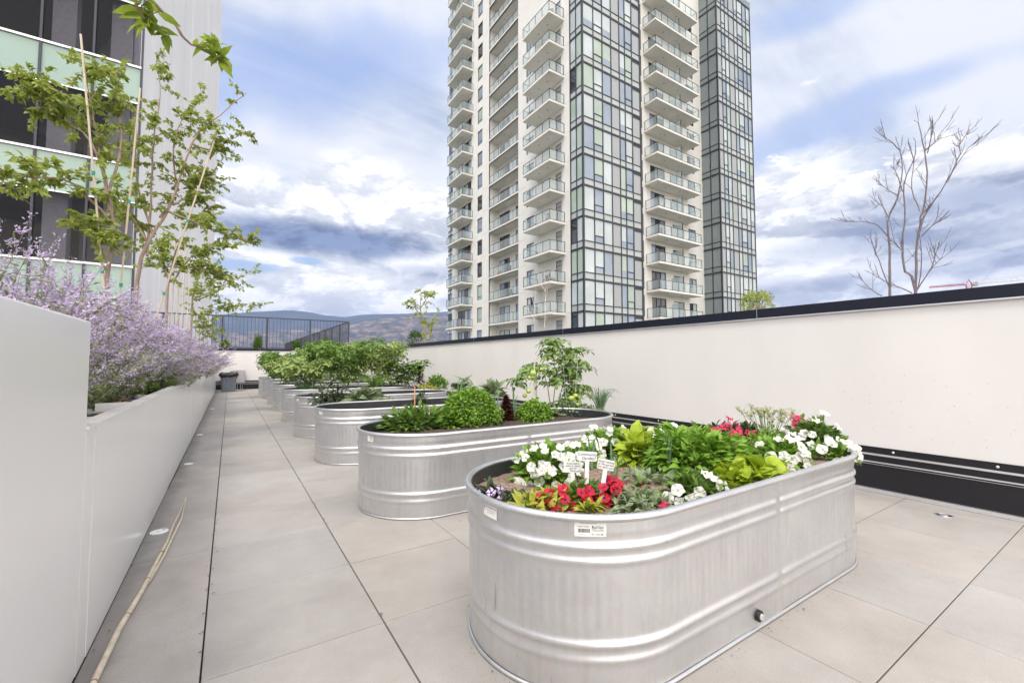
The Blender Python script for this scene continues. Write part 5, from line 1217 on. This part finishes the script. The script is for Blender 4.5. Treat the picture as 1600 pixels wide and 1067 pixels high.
bare('bare_tree', 'leafless young tree with three slender stems behind the right parapet wall', 7.0, [
    [(1391, 461), (1391, 400), (1388, 365), (1388, 340), (1402, 310), (1410, 270), (1406, 235), (1399, 215)], [(1430, 457), (1414, 425), (1411, 385), (1414, 330), (1412, 290), (1430, 240), (1428, 215)],
    [(1430, 457), (1432, 400), (1437, 350), (1445, 320), (1448, 270), (1441, 220), (1436, 196), (1428, 188)], [(1432, 457), (1440, 410), (1438, 365), (1443, 345)], [(1443, 332), (1470, 300), (1490, 265), (1513, 232), (1536, 213)], [(1480, 285), (1497, 250), (1500, 222), (1498, 200)], [(1500, 225), (1515, 203)],
    [(1388, 370), (1370, 352), (1350, 347), (1320, 346), (1298, 341)], [(1402, 305), (1385, 295), (1371, 286)], [(1406, 235), (1390, 220), (1379, 212)], [(1446, 235), (1462, 222), (1474, 204)], [(1449, 240), (1457, 205), (1456, 186)], [(1440, 345), (1465, 305)], [(1390, 450), (1375, 410), (1366, 392), (1362, 375)],
    [(1425, 458), (1385, 440), (1352, 423)], [(1378, 462), (1356, 448), (1341, 430)], [(1434, 452), (1455, 420), (1474, 402)], [(1455, 420), (1466, 380)], [(1412, 395), (1392, 372)], [(1440, 370), (1458, 352), (1470, 341)], [(1411, 300), (1400, 270), (1395, 262)], [(1437, 330), (1425, 295), (1428, 250), (1420, 225)], [(1388, 340), (1378, 320), (1368, 325)]], .017, bb, 0, 6, .24)
bare('birch_tree', 'thin leafless white birch in front of the tower, behind the parapet wall', 9.0, [[(835, 515), (836, 470), (838, 440), (842, 425)], [(851, 512), (852, 475), (852, 440), (850, 420)], [(852, 470), (858, 440), (862, 425)], [(836, 480), (828, 455), (824, 440)], [(835, 500), (826, 485), (820, 478)], [(852, 500), (872, 480), (878, 470)], [(852, 455), (842, 440)]], .022, wb, 0, 6, .3)
p = at(663, 533, X=7.6); F0 = Vector((p.x, p.y, 0)); YY = p.y
tree('sapling', 'thin green sapling behind the parapet wall left of the tower', [[F0, at(663, 533, Y=YY), at(660, 510, Y=YY), at(657, 480, Y=YY), at(658, 450, Y=YY)], A_(YY, (663, 525, 0), (675, 505, 0), (682, 492, 0)), A_(YY, (658, 480, 0), (668, 465, 0), (672, 455, 0)), A_(YY, (659, 495, 0), (648, 480, 0), (645, 468, 0))], 10, .55, 12, .16, .09, leafT, .06, treebark, sub=.25)
def blobtree(name, label, px, X, r, h, zt, n, L_, lm):
    p = at(*px, X=X); t = thing(name, label, 'shrub', (p.x, p.y, 0)); a = MB(); zc = zt - h
    for i in range(n):
        d = rv(1).normalized() * R.uniform(.6, 1.05); d *= 1 + .35 * noise.noise(d * 1.6 + Vector((X, 0, 0))); a.leaf(Vector((d.x * r, d.y * r, zc + d.z * h)), d + rv(.6) + Z3 * .5, Z3 + rv(.6), L_, L_ * .55)
    a.build('crown', lm, t); a = MB(); a.tube([(0, 0, 0), (0, 0, zc)], [.03, .02], 6)
    for i in range(9): d = rv(1); d.z = abs(d.z); a.tube([(0, 0, zc - h * .6), (d.x * r * .8, d.y * r * .8, zc + d.z * h * .7)], [.012, .005], 4)
    a.build('trunk', treebark, t)
blobtree('small_tree', 'bright green treetop showing over the wall at the right foot of the tower', (1183, 470), 9.0, .30, .28, at(1183, 455, X=9.0).z, 900, .06, leafT)
blobtree('conifer_shrub', 'dense green shrub at the foot of the thin sapling', (649, 520), 7.7, .38, .45, at(649, 517, X=7.7).z, 1500, .07, grassm)
blobtree('conifer_shrub', 'feathery green shrub at the back corner above the tomato mass', (590, 536), 5.6, .4, .3, at(590, 527, X=5.6).z, 500, .08, leafO)

bush('chard', 'low mixed greens between the tomato plant and the chives in the second tank', (890, 650, .47), 300, .30, .16, .13, .05, .026, leafG, jit=.8)
bush('basil', 'low green basil between the peppers and the big parsley', (700, 668, .47), 420, .14, .16, .16, .045, .026, leafB)
flowerbed('petunia', 'white petunias at the far rim behind the basil of the nearest tank', (1040, 700), .16, .09, .15, 14, .03, petW, throat, 160, leafB)
bush('mixed_greens', 'low green leaves between the basil and the large white petunias', (1190, 716), 300, .18, .12, .12, .04, .022, leafB, jit=.7)

flowerbed('petunia', 'coral red petunias at the far rim left of the tall flowering herb', (1168, 692), .12, .07, .14, 8, .028, petP, petR, 120, leafD)
flowerbed('petunia', 'white petunias on the mulch between the first clump and the back rim', (905, 728), .11, .08, .11, 7, .028, petW, throat, 150, leafB)
bush('trailing_plant', 'loose pale leaves on the mulch in the middle of the nearest tank', (1012, 752), 60, .14, .10, .05, .045, .028, leafG, jit=.9)
bush('coleus', 'yellow leaves between the red petunias and the trailing leaves at the front rim', (925, 799), 26, .08, .02, .035, .04, .02, leafY, jit=.7)
bush('trailing_plant', 'small dark leaves at the left rim between lilac petunias and coleus', (800, 785), 60, .06, .06, .04, .04, .022, leafD, jit=.7)
